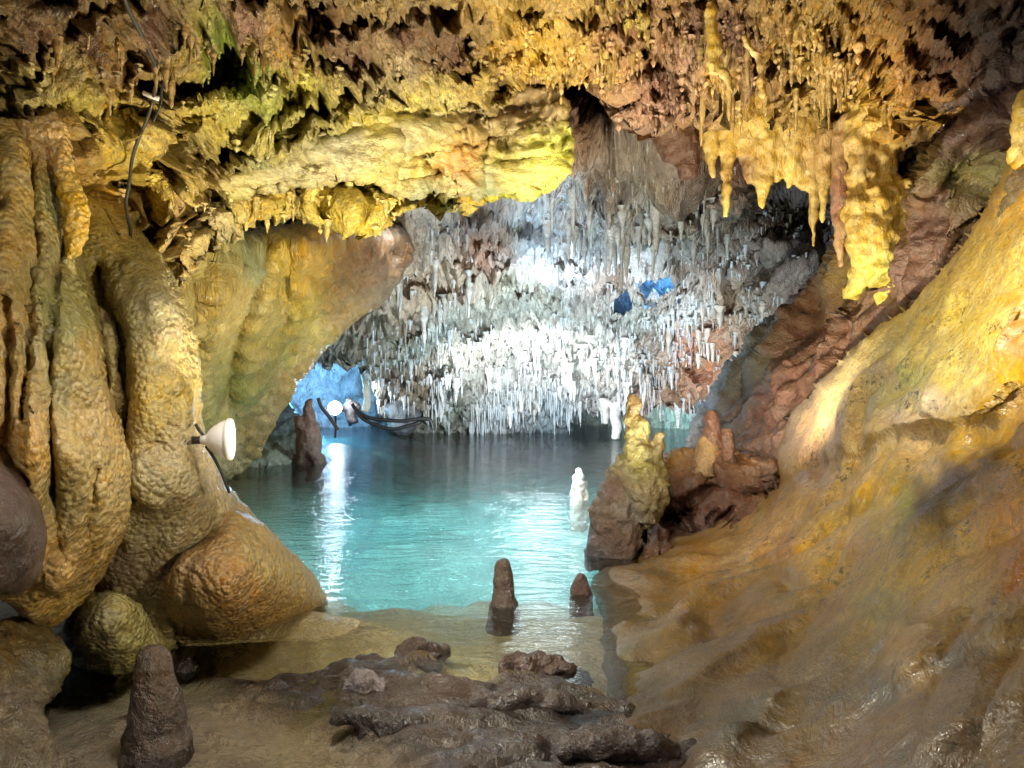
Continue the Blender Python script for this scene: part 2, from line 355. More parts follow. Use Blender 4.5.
# ------------------------------------------------------------------ near ceiling, left part with the bedded block
bed_mask = [(430,140,150,42,-14,1.0),(300,165,110,26,-14,.8),(520,150,60,45,0,1.0)]
ceil = relief('cave_ceiling',
  [(-320,-260),(300,-260),(700,-260),(700,-60),(640,30),(560,48),(548,66),(560,100),(566,140),(563,170),(548,188),(510,193),(470,191),(430,194),(404,200),(388,216),(374,231),(364,222),(345,213),(300,207),(255,206),(228,214),(205,232),(190,262),(160,285),(120,300),(60,300),(-320,300)],
  [(300,-250,2.6),(-300,-250,2.6),(690,-250,3.4),(0,0,3.7),(200,0,4.2),(400,0,4.7),(560,0,5.6),(640,10,6.2),(0,120,4.1),(100,120,4.7),(200,120,5.2),(300,110,5.5),(400,100,6.0),(540,75,7.0),(560,140,7.3),(480,150,6.9),(400,170,6.7),(374,228,6.6),(300,200,6.4),(230,210,6.0),(540,188,7.8),(450,192,7.4),(180,270,5.4),(100,280,5.0),(0,280,4.6),(-300,100,3.2)],
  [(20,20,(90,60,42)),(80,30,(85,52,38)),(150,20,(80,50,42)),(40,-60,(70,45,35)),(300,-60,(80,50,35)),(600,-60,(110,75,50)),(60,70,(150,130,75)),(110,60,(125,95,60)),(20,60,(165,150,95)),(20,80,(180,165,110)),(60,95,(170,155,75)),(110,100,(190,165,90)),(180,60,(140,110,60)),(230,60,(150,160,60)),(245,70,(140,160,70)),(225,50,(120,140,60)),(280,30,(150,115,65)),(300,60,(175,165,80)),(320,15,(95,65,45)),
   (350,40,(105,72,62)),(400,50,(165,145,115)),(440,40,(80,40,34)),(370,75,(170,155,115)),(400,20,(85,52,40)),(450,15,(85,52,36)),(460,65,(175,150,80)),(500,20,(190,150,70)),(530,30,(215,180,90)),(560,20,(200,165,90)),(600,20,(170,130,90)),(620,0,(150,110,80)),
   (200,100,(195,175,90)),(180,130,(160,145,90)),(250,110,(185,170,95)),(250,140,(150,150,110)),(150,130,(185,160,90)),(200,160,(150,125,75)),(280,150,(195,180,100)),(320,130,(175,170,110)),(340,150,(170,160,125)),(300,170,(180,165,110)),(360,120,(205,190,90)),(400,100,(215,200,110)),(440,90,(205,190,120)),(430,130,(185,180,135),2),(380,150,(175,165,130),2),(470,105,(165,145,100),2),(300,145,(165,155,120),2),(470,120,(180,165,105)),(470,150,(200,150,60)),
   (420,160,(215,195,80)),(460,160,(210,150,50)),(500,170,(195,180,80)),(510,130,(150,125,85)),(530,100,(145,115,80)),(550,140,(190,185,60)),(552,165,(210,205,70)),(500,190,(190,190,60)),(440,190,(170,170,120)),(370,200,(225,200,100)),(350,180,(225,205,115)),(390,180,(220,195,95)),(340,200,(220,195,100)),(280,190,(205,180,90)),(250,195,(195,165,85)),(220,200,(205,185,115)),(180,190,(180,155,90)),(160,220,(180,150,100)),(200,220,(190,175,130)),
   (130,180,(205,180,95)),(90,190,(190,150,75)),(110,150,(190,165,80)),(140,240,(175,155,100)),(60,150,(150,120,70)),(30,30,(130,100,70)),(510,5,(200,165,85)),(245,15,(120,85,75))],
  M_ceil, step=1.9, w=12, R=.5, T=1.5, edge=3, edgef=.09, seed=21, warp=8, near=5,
  layers=[('fbm',.8,.30,{'mask':bed_mask,'inv':True}),('pocket',(1.7,1.7,1.5),0.75,{'th':.14,'mask':bed_mask,'inv':True}),('pocket',(3.6,3.6,3.0),.4,{'th':.05,'mask':bed_mask,'inv':True}),('ridge',(7.5,7.5,4.5),.10,{'mask':bed_mask,'inv':True}),('ridge',(4.5,4.5,3.2),.20,{'mask':bed_mask,'inv':True}),('cell',(9,9,7),.10,{'mask':bed_mask,'inv':True}),
          ('fbm',11,.05,{'mask':bed_mask,'inv':True}),
          ('ridge',(2.0,2.0,7.0),.07,{'mask':bed_mask}),('fbm',(5,5,14),.06,{'mask':bed_mask}),('pocket',(3,3,4),.2,{'mask':bed_mask,'th':.2})],
  bumps=[(150,115,16,40,15,.7),(345,205,35,22,20,-.25),(470,130,80,30,-14,.35),(330,150,60,18,-14,.15),(430,3,45,10,0,.8),(45,110,30,14,0,.4),(110,135,26,9,0,.5),(260,100,16,10,0,.35),(30,135,18,18,0,.4)],
  grooves=[([(225,160),(160,200),(120,210)],7,.4)])
tag(ceil.o, kind='structure')
slab = relief('bedded_slab',
  [(196,186),(232,160),(290,136),(345,118),(400,97),(455,82),(500,70),(536,66),(556,80),(566,104),(571,140),(568,172),(552,190),(515,196),(470,193),(430,197),(404,200),(360,176),(300,186),(240,200)],
  [(200,190,5.7),(300,140,5.75),(400,105,6.1),(500,75,6.55),(540,70,6.7),(570,140,7.1),(550,188,7.3),(470,190,7.0),(400,196,6.4),(300,185,5.95),(450,140,6.5)],
  [(220,180,(190,175,100)),(280,160,(170,160,110)),(320,135,(165,160,115)),(340,150,(185,175,140)),(370,120,(215,200,100)),(400,105,(220,205,100)),(440,92,(200,185,95)),(430,125,(190,182,130)),(400,135,(170,160,120)),(470,110,(150,130,90)),(500,85,(165,140,85)),(530,80,(140,110,75)),
   (450,150,(205,165,80)),(420,160,(215,195,95)),(455,160,(200,135,50)),(500,130,(160,140,90)),(515,110,(125,98,70)),(545,110,(150,125,80)),(548,140,(195,195,80)),(556,170,(200,200,80)),(500,170,(185,175,85)),(480,188,(150,155,110)),(430,188,(165,165,120)),(380,170,(200,185,100)),(330,170,(185,170,115)),(350,130,(170,165,130)),(520,185,(190,185,75))],
  M_slab, step=1.7, w=9, R=.35, T=.4, edge=5, edgef=.06, seed=27, warp=9, fadew=5,
  layers=[('fbm',(1.2,1.2,2.5),.10),('ridge',(1.6,1.6,8.5),.055,{'warp':.12,'oct':3}),('pocket',(2.2,2.2,3.5),.25,{'th':.18}),('fbm',(7,7,16),.02)],
  bumps=[(505,125,9,40,5,.16),(300,150,60,8,-18,-.06),(420,128,70,9,-16,-.07),(545,150,22,40,0,-.10)],
  grooves=[([(205,178),(300,150),(390,121),(470,97),(545,84)],2.4,.16),([(250,186),(330,164),(420,140),(500,116),(566,104)],2.0,.13),([(330,176),(400,160),(470,143),(566,120)],1.6,.09),([(400,180),(470,168),(566,150)],1.8,.09),([(470,85),(488,120),(480,190)],1.8,.12),([(398,100),(402,140),(392,196)],1.6,.08)])
tag(slab.o, 'smooth pale yellow slab of banded limestone with thin dark cracks, set in the near ceiling above the pool', 'rock slab')
ceil2 = relief('cave_ceiling',
  [(480,-260),(1300,-260),(1300,60),(1010,40),(975,60),(940,95),(905,130),(878,120),(868,80),(840,112),(800,100),(770,104),(730,92),(700,98),(672,92),(655,118),(640,120),(630,108),(618,78),(604,58),(580,44),(556,48),(536,52),(500,30)],
  [(600,-250,3.2),(1200,-250,3.0),(560,0,5.7),(700,0,6.2),(850,0,5.8),(1000,0,4.9),(560,55,6.7),(620,75,7.2),(650,115,7.8),(700,95,7.8),(780,100,7.8),(860,80,7.2),(900,125,7.0),(960,60,6.1),(1020,30,5.4)],
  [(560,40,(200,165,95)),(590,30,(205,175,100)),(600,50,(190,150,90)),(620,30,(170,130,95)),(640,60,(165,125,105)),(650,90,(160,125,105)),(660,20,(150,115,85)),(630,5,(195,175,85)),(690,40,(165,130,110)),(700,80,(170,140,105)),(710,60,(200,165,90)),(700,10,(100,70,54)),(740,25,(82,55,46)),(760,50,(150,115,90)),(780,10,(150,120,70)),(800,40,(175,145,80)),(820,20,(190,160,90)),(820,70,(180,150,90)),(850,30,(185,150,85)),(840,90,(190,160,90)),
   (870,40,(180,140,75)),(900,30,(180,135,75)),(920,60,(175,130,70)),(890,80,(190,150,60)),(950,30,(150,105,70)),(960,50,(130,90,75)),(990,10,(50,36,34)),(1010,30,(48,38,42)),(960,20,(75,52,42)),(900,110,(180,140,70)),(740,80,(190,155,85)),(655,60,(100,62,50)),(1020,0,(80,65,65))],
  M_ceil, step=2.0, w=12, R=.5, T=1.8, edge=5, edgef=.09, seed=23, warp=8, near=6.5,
  layers=[('fbm',.8,.3),('pocket',(1.7,1.7,1.1),0.8,{'th':.12}),('pocket',(3.6,3.6,2.0),.45,{'th':.04}),('ridge',(4.0,4.0,1.6),.26),('ridge',(9,9,3.0),.13),('fbm',10,.05)],
  bumps=[(740,75,22,12,0,.5),(850,90,22,18,0,.9),(820,50,12,20,0,.35)])
tag(ceil2.o, kind='structure')

# ------------------------------------------------------------------ right wall
rightw = relief('cave_wall',
  [(684,452),(686,425),(700,398),(722,372),(745,338),(775,312),(800,292),(824,262),(832,232),(838,190),(846,140),(855,100),(870,60),(890,20),(920,-60),(960,-220),(1300,-220),(1300,560),(900,560),(760,540),(690,500)],
  [(690,440,9.8),(710,395,10.2),(760,325,10),(810,280,9.4),(838,200,8.8),(860,80,7.9),(920,0,6.4),(1020,0,5.2),(1010,100,5.2),(950,180,6.2),(880,250,7.3),(900,330,6.9),(830,360,7.9),(780,430,8.2),(740,470,8.6),(1020,250,5.0),(1100,400,4.6),(850,480,7.2),(1200,-200,3.0)],
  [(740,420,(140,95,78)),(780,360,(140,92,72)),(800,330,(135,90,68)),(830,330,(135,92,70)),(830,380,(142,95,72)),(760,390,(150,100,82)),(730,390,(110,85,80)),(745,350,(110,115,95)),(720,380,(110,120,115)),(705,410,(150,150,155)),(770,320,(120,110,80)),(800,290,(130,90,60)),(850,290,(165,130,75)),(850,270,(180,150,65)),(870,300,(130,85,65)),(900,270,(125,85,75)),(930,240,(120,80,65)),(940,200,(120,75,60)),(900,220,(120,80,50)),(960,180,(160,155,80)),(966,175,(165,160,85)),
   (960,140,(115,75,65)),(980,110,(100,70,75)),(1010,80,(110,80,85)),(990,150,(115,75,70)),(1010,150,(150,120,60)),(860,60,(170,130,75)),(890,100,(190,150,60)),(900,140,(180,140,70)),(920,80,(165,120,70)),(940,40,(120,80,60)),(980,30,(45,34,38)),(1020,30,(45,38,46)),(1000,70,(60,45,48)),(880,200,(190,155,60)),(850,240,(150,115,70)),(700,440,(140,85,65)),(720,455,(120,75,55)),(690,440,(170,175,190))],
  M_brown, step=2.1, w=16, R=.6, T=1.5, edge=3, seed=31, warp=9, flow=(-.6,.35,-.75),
  layers=[('fbm',.7,.35),('rev',(.6,2.0,2.0),.20,{'flow':1,'oct':2}),('pocket',(2.0,2.0,2.0),.25,{'th':.12}),('fbm',(1.5,4,4),.09,{'flow':1,'oct':4}),('ridge',(5,9,9),.03),('fbm',12,.02)],
  grooves=[([(895,215),(912,165),(945,125),(985,100),(1040,70)],10,.8),([(900,180),(890,240)],8,.4),([(930,300),(960,240),(1000,180)],7,.35)],
  bumps=[(780,370,28,40,30,-.4),(930,180,25,60,35,-.5),(860,290,16,14,0,-.3),(838,315,14,16,0,-.3)])
tag(rightw.o, kind='structure')

# ------------------------------------------------------------------ right flowstone slope
slope = relief('flowstone_slope',
  [(1300,-20),(1060,90),(1030,120),(1012,150),(990,195),(962,240),(930,285),(885,318),(845,352),(808,388),(786,420),(776,446),(770,468),(782,486),(742,502),(700,524),(655,544),(625,556),(604,566),(588,584),(600,606),(596,640),(588,668),(592,700),(610,740),(640,800),(640,1000),(1400,1000),(1400,-20)],
  [(600,590,6.3),(596,650,4.9),(596,690,4.25),(630,768,3.3),(700,980,2.2),(1024,768,1.95),(1300,980,1.2),(1024,600,2.5),(1024,480,3.1),(1024,350,3.9),(1024,200,4.7),(1080,80,4.7),(1250,300,3.0),(960,300,4.9),(900,340,5.6),(840,380,6.4),(785,440,7.4),(770,470,7.4),(700,530,7.3),(640,560,7.0),(800,520,5.7),(700,600,5.2),(800,600,4.5),(700,680,4.1),(800,700,3.3),(900,440,4.7),(900,560,3.6),(900,680,2.7),(950,500,3.7)],
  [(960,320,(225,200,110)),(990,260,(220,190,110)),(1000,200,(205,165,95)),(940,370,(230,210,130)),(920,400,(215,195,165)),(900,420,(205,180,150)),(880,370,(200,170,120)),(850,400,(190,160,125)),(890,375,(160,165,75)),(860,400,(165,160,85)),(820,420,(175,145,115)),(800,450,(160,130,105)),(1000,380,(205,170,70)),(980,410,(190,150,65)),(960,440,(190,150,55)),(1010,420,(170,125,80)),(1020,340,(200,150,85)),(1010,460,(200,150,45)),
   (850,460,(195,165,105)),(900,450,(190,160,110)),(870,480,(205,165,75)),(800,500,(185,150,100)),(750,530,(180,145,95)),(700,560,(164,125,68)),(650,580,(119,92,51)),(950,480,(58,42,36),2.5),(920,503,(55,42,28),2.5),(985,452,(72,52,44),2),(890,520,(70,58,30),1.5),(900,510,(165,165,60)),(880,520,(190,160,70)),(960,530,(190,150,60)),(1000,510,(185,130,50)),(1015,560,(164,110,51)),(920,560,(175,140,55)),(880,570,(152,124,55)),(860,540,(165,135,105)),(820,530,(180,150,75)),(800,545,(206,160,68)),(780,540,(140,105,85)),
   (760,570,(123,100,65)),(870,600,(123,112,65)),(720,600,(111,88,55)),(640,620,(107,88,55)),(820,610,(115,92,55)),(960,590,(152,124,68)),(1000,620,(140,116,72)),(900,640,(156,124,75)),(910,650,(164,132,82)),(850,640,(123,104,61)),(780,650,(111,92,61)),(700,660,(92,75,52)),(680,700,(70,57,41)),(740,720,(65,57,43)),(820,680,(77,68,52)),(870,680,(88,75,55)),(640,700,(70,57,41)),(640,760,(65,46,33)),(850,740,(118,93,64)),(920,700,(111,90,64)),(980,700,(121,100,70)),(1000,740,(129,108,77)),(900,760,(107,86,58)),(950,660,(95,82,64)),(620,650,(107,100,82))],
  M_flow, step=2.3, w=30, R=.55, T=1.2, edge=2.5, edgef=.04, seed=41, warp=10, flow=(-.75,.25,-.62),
  fadew=40, near=5.5,
  layers=[('fbm',.7,.13,{'flow':1,'oct':3}),('rev',(.45,1.6,1.6),.10,{'flow':1,'warp':.6,'oct':1}),('fbm',(.9,3.0,3.0),.03,{'flow':1,'oct':2}),('rev',(1.2,4.8,4.8),.022,{'flow':1,'oct':2,'warp':.5}),('fbm',(3,9,9),.012,{'flow':1}),('fbm',(4,7,7),.006,{'flow':1})],
  grooves=[([(1010,400),(960,450),(900,490),(830,520),(760,545)],11,.12),([(1040,640),(960,660),(900,680),(860,710),(800,760)],16,.05),([(990,430),(890,440),(820,470)],12,.15),([(1030,380),(1000,440)],14,.06)],
  bumps=[(860,575,70,13,-32,-.08),(800,600,60,14,-28,-.10),(740,640,70,14,-30,-.12),(820,655,60,12,-30,-.08),(700,585,60,9,-32,-.10),(760,560,60,9,-35,-.08),(950,470,70,16,-42,-.12),(880,505,60,10,-36,-.07),(1000,560,60,20,-30,-.06),
         (930,610,60,12,-22,-.05),(960,720,90,22,-30,-.06),(870,745,70,14,-35,-.05),(990,330,70,18,-58,-.15),(900,365,70,20,-42,-.16),(850,440,60,20,-40,-.12),(690,660,30,34,20,-.12),(720,730,30,40,30,-.12),(775,720,14,34,35,.04),(825,690,26,12,-30,-.05),(905,655,40,20,-15,-.07),(920,400,60,22,-35,-.18),(960,320,60,30,-50,-.2),(820,525,14,9,0,-.05),(800,548,10,8,0,-.05),(880,610,18,7,-10,-.04),(905,618,22,8,0,-.04),(650,590,26,14,-40,-.12),(680,612,24,10,-50,-.12),(625,655,20,10,-35,-.1),(760,690,20,60,35,-.1)])
tag(slope.o, 'broad tan and yellow flowstone slope sweeping down the right side to the pool edge', 'flowstone')

# ------------------------------------------------------------------ left columns
def smp(r, px, py, off=0.0):
    i, j = r.pick(px, py); return Vector(r.P[i, j]) + Vector(r.N[i, j])*off
col2 = relief('flowstone_column',
  [(60,170),(100,195),(125,215),(150,240),(170,268),(185,296),(198,330),(196,362),(204,392),(200,420),(208,445),(220,478),(240,500),(262,525),(280,560),(270,640),(180,660),(100,650),(60,600),(20,400),(30,200)],
  [(60,200,4.6),(130,230,4.8),(190,320,4.7),(200,420,4.7),(150,300,4.3),(150,400,4.15),(140,500,4.25),(230,500,4.9),(250,600,5.2),(140,620,4.6),(60,400,4.6),(70,600,4.6)],
  [(100,240,(190,165,80)),(130,260,(170,155,90)),(110,290,(150,130,80)),(150,300,(185,175,130)),(165,330,(190,170,125)),(160,350,(185,165,95)),(140,330,(160,150,90)),(185,330,(200,175,90)),(190,360,(205,185,120)),(150,390,(200,170,70)),(180,400,(200,170,65)),(130,380,(165,145,80)),(150,440,(185,160,90)),(180,450,(185,165,120)),(150,480,(175,160,110)),(190,490,(180,160,115)),(140,530,(165,150,105)),(120,560,(120,100,80)),(150,600,(140,120,75)),(220,500,(175,155,105)),(80,250,(190,170,70)),(70,220,(215,175,50)),(110,420,(160,140,80))],
  M_left, step=2.0, w=34, R=.7, T=.8, edge=2, seed=51, warp=7,
  layers=[('fbm',(.9,.9,.6),.10),('ridge',(2.6,2.6,.6),.06,{'warp':.2,'oct':2}),('rev',(6,6,.6),.025,{'warp':.12,'oct':1}),('cell',(22,22,18),.014)],
  bumps=[(160,300,18,60,-18,-.15),(180,430,20,40,0,-.12),(150,400,12,60,5,.0),(100,230,20,30,0,-.1),(205,350,18,30,20,-.3),(165,480,32,26,0,-.16)],
  grooves=[([(95,270),(120,330),(128,400),(120,470)],7,.18),([(165,395),(162,440)],5,.07),([(190,380),(188,440)],4,.08)])
tag(col2.o, 'knobbly olive and cream flowstone column behind the big left drapery, above the tan mound', 'flowstone')
mound = relief('flowstone_mound',
  [(140,600),(150,572),(170,545),(196,518),(216,504),(240,508),(262,522),(286,545),(308,568),(324,590),(330,604),(316,618),(290,632),(250,642),(205,650),(165,650),(145,630)],
  [(160,645,4.7),(250,640,4.95),(325,606,5.7),(220,510,4.7),(180,560,4.35),(250,560,4.35),(230,610,4.3),(300,590,5.0)],
  [(190,560,(165,125,65)),(220,530,(160,125,70)),(240,570,(170,125,60)),(270,600,(190,145,70)),(300,600,(195,160,80)),(210,620,(180,150,85)),(170,600,(150,120,70)),(260,540,(175,150,80)),(230,600,(175,130,65)),(290,570,(185,160,80))],
  M_left, step=1.8, w=40, R=.5, T=.6, edge=1.5, seed=55, warp=8,
  layers=[('fbm',1.2,.06),('rev',(4,4,.8),.02,{'oct':1}),('fbm',(8,8,4),.008),('cell',(20,20,16),.008)])
tag(mound.o, 'tan rounded flowstone mound at the left edge of the pool', 'flowstone')
boulder = relief('boulder',
  [(62,640),(68,610),(84,594),(102,588),(118,582),(134,596),(150,612),(166,628),(186,640),(178,650),(150,665),(120,676),(90,676),(70,668)],
  [(70,660,4.4),(180,645,4.8),(110,590,4.3),(110,630,4.05),(140,660,4.4)],
  [(80,630,(90,80,65)),(100,620,(135,125,80)),(120,610,(170,155,85)),(140,630,(170,160,90)),(110,650,(120,110,75)),(160,640,(175,160,90))],
  M_left, step=1.8, w=24, R=.4, T=.4, edge=1.5, seed=57, layers=[('fbm',2,.08),('fbm',7,.03)])
tag(boulder.o, 'low olive green boulder between the left drapery and the tan mound', 'boulder')
knob = relief('boulder', [(-80,640),(0,622),(36,626),(58,640),(66,662),(60,690),(40,715),(55,760),(70,850),(-90,850)],
  [(0,640,3.5),(60,650,3.75),(30,700,3.1),(0,760,2.6),(60,840,2.4),(-60,700,2.8)],
  [(20,640,(130,115,75)),(40,670,(110,100,75)),(20,700,(115,100,80)),(10,650,(150,120,65)),(20,750,(110,95,70)),(55,655,(140,130,80))],
  M_dark, step=2.0, w=20, R=.3, T=.5, edge=2, seed=58, layers=[('fbm',1.6,.12),('ridge',4,.05),('fbm',9,.02)])
tag(knob.o, 'wet brown boulder at the lower left corner under the big drapery', 'boulder')
col1 = relief('flowstone_drapery',
  [(-300,60),(-20,110),(20,118),(44,122),(60,136),(60,160),(66,190),(72,225),(84,262),(98,292),(108,330),(106,372),(118,410),(128,450),(133,498),(124,540),(108,572),(88,596),(70,618),(48,626),(22,622),(10,600),(-20,590),(-300,560)],
  [(-280,300,2.0),(20,130,3.9),(60,160,4.1),(0,250,3.4),(80,290,3.9),(40,350,3.2),(100,400,3.7),(60,450,3.1),(125,490,3.8),(60,550,3.3),(60,615,3.7),(0,480,3.1),(0,580,3.2)],
  [(10,160,(190,160,80)),(40,150,(190,150,70)),(20,200,(200,165,75)),(50,200,(160,160,100)),(10,250,(205,165,80)),(45,260,(175,165,110)),(50,300,(150,150,85)),(70,330,(150,150,85)),(40,340,(165,150,85)),(15,320,(200,160,80)),(20,380,(195,160,80)),(60,390,(150,140,85)),(90,350,(190,160,85)),(100,420,(195,160,90)),(70,440,(180,155,85)),(30,430,(200,155,75)),(20,460,(205,160,70)),(60,500,(165,150,95)),(110,480,(190,160,80)),(90,550,(185,150,70)),(50,560,(195,155,85)),(30,600,(180,145,75)),(60,600,(200,165,75)),(5,400,(185,150,85))],
  M_left, step=1.9, w=34, R=.55, T=.8, edge=1.5, seed=61, warp=7,
  layers=[('fbm',(1.1,1.1,.6),.08),('ridge',(3.0,3.0,.35),.055,{'warp':.18,'oct':2}),('rev',(6.5,6.5,.4),.028,{'warp':.10,'oct':1}),('cell',(24,24,18),.014)],
  bumps=[(75,340,24,60,-18,-.22),(30,480,14,90,0,-.16),(85,480,26,80,-5,-.14),(15,200,14,80,0,-.12),(60,580,14,40,0,-.1)],
  grooves=[([(30,130),(34,200),(30,300),(20,420)],4,.10),([(62,230),(50,330),(48,440),(58,560)],4,.09),([(5,300),(8,440)],4,.08),([(85,280),(62,260),(58,200)],4,.08),([(92,470),(80,600)],4,.06)])
tag(col1.o, 'tall pleated ochre flowstone drapery with a pebbly skin filling the left edge', 'flowstone')
bulb = relief('stalactite', [(-120,400),(-10,425),(4,440),(22,462),(38,490),(45,520),(45,556),(38,580),(24,594),(6,596),(-120,590)],
  [(0,440,2.9),(40,520,2.75),(10,520,2.5),(20,590,2.75),(-80,500,2.3)],
  [(10,500,(95,70,65)),(30,540,(90,65,55)),(5,570,(85,60,55)),(20,480,(110,85,75)),(15,450,(150,115,70))],
  M_dark, step=1.9, w=22, R=.3, T=.4, edge=1, seed=63, layers=[('fbm',1.4,.06),('fbm',6,.015)])
tag(bulb.o, 'thick dark purple brown stalactite bulb hanging at the far left edge', 'stalactite', 'thick old stalactites')

# ------------------------------------------------------------------ floor of the cave: one sheet under water and ledge
ledge_px = [(196,670),(250,668),(300,668),(330,660),(385,654),(432,646),(450,652),(436,662),(420,668),(470,676),(520,668),(560,672),(585,684),(640,694),(720,740),(820,860),(840,1200),(380,1200),(430,860),(400,800),(385,765),(360,740),(312,722),(240,704)]
# ledge outline on the water plane
LP = np.array([((px-CX)/F*groundY(py), groundY(py)) for px, py in ledge_px])
def heights(x, y):
    p = np.stack([x, y, np.zeros_like(x)], 1)
    yw = y+1.9*fbm(p*.55, 3, 85)
    z = -.07 - .05*np.clip(yw-4.2, 0, 3) - .07*np.clip(yw-5.0, 0, 2.5) - .22*np.clip(yw-7.2, 0, 3.6) - .05*np.clip(y-9, 0, 14)
    z = np.maximum(z, -1.0); z -= .35*np.exp(-(((x+.6)/1.3)**2+((y-9.0)/1.2)**2))
    z += .05*fbm(p*1.3, 4, 81) + np.clip(y-5, 0, 4)*.06*fbm(p*.8, 3, 83)
    z += .28*np.exp(-(((x+1.75)/.95)**2+((y-5.3)/.6)**2))          # sandbank at the mound
    z += .06*np.exp(-(((x+1.3)/.9)**2+((y-4.4)/.3)**2))
    z += .1*np.clip(-y+3.2, 0, 3)+.25*np.clip(-x-2.6, 0, 3)
    P2 = LP
    s = sdf(x+.06*fbm(p*4, 3, 91), y+.06*fbm(p*4+9, 3, 92), P2)
    strat = ridged(np.stack([x*.9+y*.5, y*3.2-x*.8, x*0], 1), 4, 93)
    k = np.clip((s+.05)/.22, 0, 1); k = k*k*(3-2*k)
    tr = (.5+.75*fbm(p*np.array([1.3, 2.6, 1])+np.array([0, 0, .3]), 5, 95, .55)+.12*strat)*6
    fl = np.floor(tr); fr_ = tr-fl; tr = (fl+np.clip((fr_-.55)/.3, 0, 1)**1.5*.8+fr_*.2)/6
    zl = -.035+.115*tr+.008*fbm(p*14, 3, 97)
    zl -= .05*np.clip(.12-np.abs(fbm(p*np.array([1.2, 2.2, 1])+4, 3, 99)), 0, .12)/.12
    k = k*np.clip(((1.15+.25*(4.6-y))-x)/.25, 0, 1)
    z = z*(1-k)+(np.maximum(zl, -.05))*k
    return z, k
xs = np.concatenate([np.arange(-14, -3.2, .25), np.arange(-3.2, 3.0, .022), np.arange(3.0, 14, .25)])
ys = np.concatenate([np.arange(-6, 1.5, .2), np.arange(1.5, 7.5, .022), np.arange(7.5, 36, .3)])
GX, GY = np.meshgrid(xs, ys)
gz, gk = heights(GX.ravel(), GY.ravel())
Vf = np.stack([GX.ravel(), GY.ravel(), gz], 1)
idx = np.arange(GX.size).reshape(GX.shape)
q = np.stack([idx[:-1,:-1], idx[:-1,1:], idx[1:,1:], idx[1:,:-1]], -1).reshape(-1, 4)
cn = fbm(Vf*1.7, 4, 101)
sand = lin((200,180,122)); white = lin((235,235,222)); rockc = lin((34,24,20)); rock2 = lin((66,46,38))
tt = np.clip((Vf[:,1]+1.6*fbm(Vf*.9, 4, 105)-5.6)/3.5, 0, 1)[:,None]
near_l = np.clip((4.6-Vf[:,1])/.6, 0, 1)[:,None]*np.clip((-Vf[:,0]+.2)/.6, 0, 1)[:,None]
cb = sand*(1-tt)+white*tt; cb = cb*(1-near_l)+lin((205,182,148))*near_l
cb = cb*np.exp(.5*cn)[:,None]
mixr = np.clip(fbm(Vf*np.array([1.5,3,3]), 4, 103)*1.5+.45, 0, 1)[:,None]
cr = rockc*(1-mixr)+rock2*mixr
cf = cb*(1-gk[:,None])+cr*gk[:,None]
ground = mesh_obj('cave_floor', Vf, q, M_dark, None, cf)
tag(ground, kind='structure')
def gz_at(x, y): return float(heights(np.array([x]), np.array([y]))[0][0])

# ------------------------------------------------------------------ water
def water_mat():
    m = bpy.data.materials.new('pool_water'); m.use_nodes = True; nt = m.node_tree; N = nt.nodes; L = nt.links; N.clear()
    out = N.new('ShaderNodeOutputMaterial'); mix = N.new('ShaderNodeMixShader'); tr = N.new('ShaderNodeBsdfTransparent'); gl = N.new('ShaderNodeBsdfGlossy')
    fr = N.new('ShaderNodeFresnel'); fr.inputs['IOR'].default_value = 1.37
    g = N.new('ShaderNodeNewGeometry'); mp = N.new('ShaderNodeMapping'); mp.inputs['Scale'].default_value = (.8,2.0,1)
    L.new(g.outputs['Position'], mp.inputs[0])
    n1 = N.new('ShaderNodeTexNoise'); n1.inputs['Scale'].default_value = 3.2; n1.inputs['Detail'].default_value = 4; n1.inputs['Distortion'].default_value = .6
    n2 = N.new('ShaderNodeTexNoise'); n2.inputs['Scale'].default_value = 11; n2.inputs['Detail'].default_value = 3
    L.new(mp.outputs[0], n1.inputs[0]); L.new(mp.outputs[0], n2.inputs[0])
    ad = N.new('ShaderNodeMath'); ad.operation = 'MULTIPLY_ADD'; L.new(n2.outputs[0], ad.inputs[0]); ad.inputs[1].default_value = .30; L.new(n1.outputs[0], ad.inputs[2])
    sp = N.new('ShaderNodeSeparateXYZ'); L.new(g.outputs['Position'], sp.inputs[0])
    mr = N.new('ShaderNodeMapRange'); mr.inputs[1].default_value = 4.5; mr.inputs[2].default_value = 9; mr.inputs[3].default_value = .006; mr.inputs[4].default_value = .045
    L.new(sp.outputs[1], mr.inputs[0])
    b = N.new('ShaderNodeBump'); b.inputs['Strength'].default_value = 1; L.new(mr.outputs[0], b.inputs['Distance']); L.new(ad.outputs[0], b.inputs['Height'])
    L.new(b.outputs[0], gl.inputs['Normal']); L.new(b.outputs[0], fr.inputs['Normal'])
    gl.inputs['Roughness'].default_value = .03; gl.inputs['Color'].default_value = (1,1,1,1)
    L.new(fr.outputs[0], mix.inputs[0]); L.new(tr.outputs[0], mix.inputs[1]); L.new(gl.outputs[0], mix.inputs[2]); L.new(mix.outputs[0], out.inputs[0])
    va = N.new('ShaderNodeVolumeAbsorption'); va.inputs['Color'].default_value = (.12,.87,.93,1); va.inputs['Density'].default_value = .27
    L.new(va.outputs[0], out.inputs['Volume'])
    return m
bm = bmesh.new(); bmesh.ops.create_cube(bm, size=1)
for v in bm.verts: v.co = Vector((v.co.x*27, 17+v.co.y*33.6, -2.5+v.co.z*5))
me = bpy.data.meshes.new('pool_water'); bm.to_mesh(me); bm.free(); me.materials.append(water_mat())
w_ = bpy.data.objects.new('pool_water', me); COL.objects.link(w_); tag(w_, kind='structure')

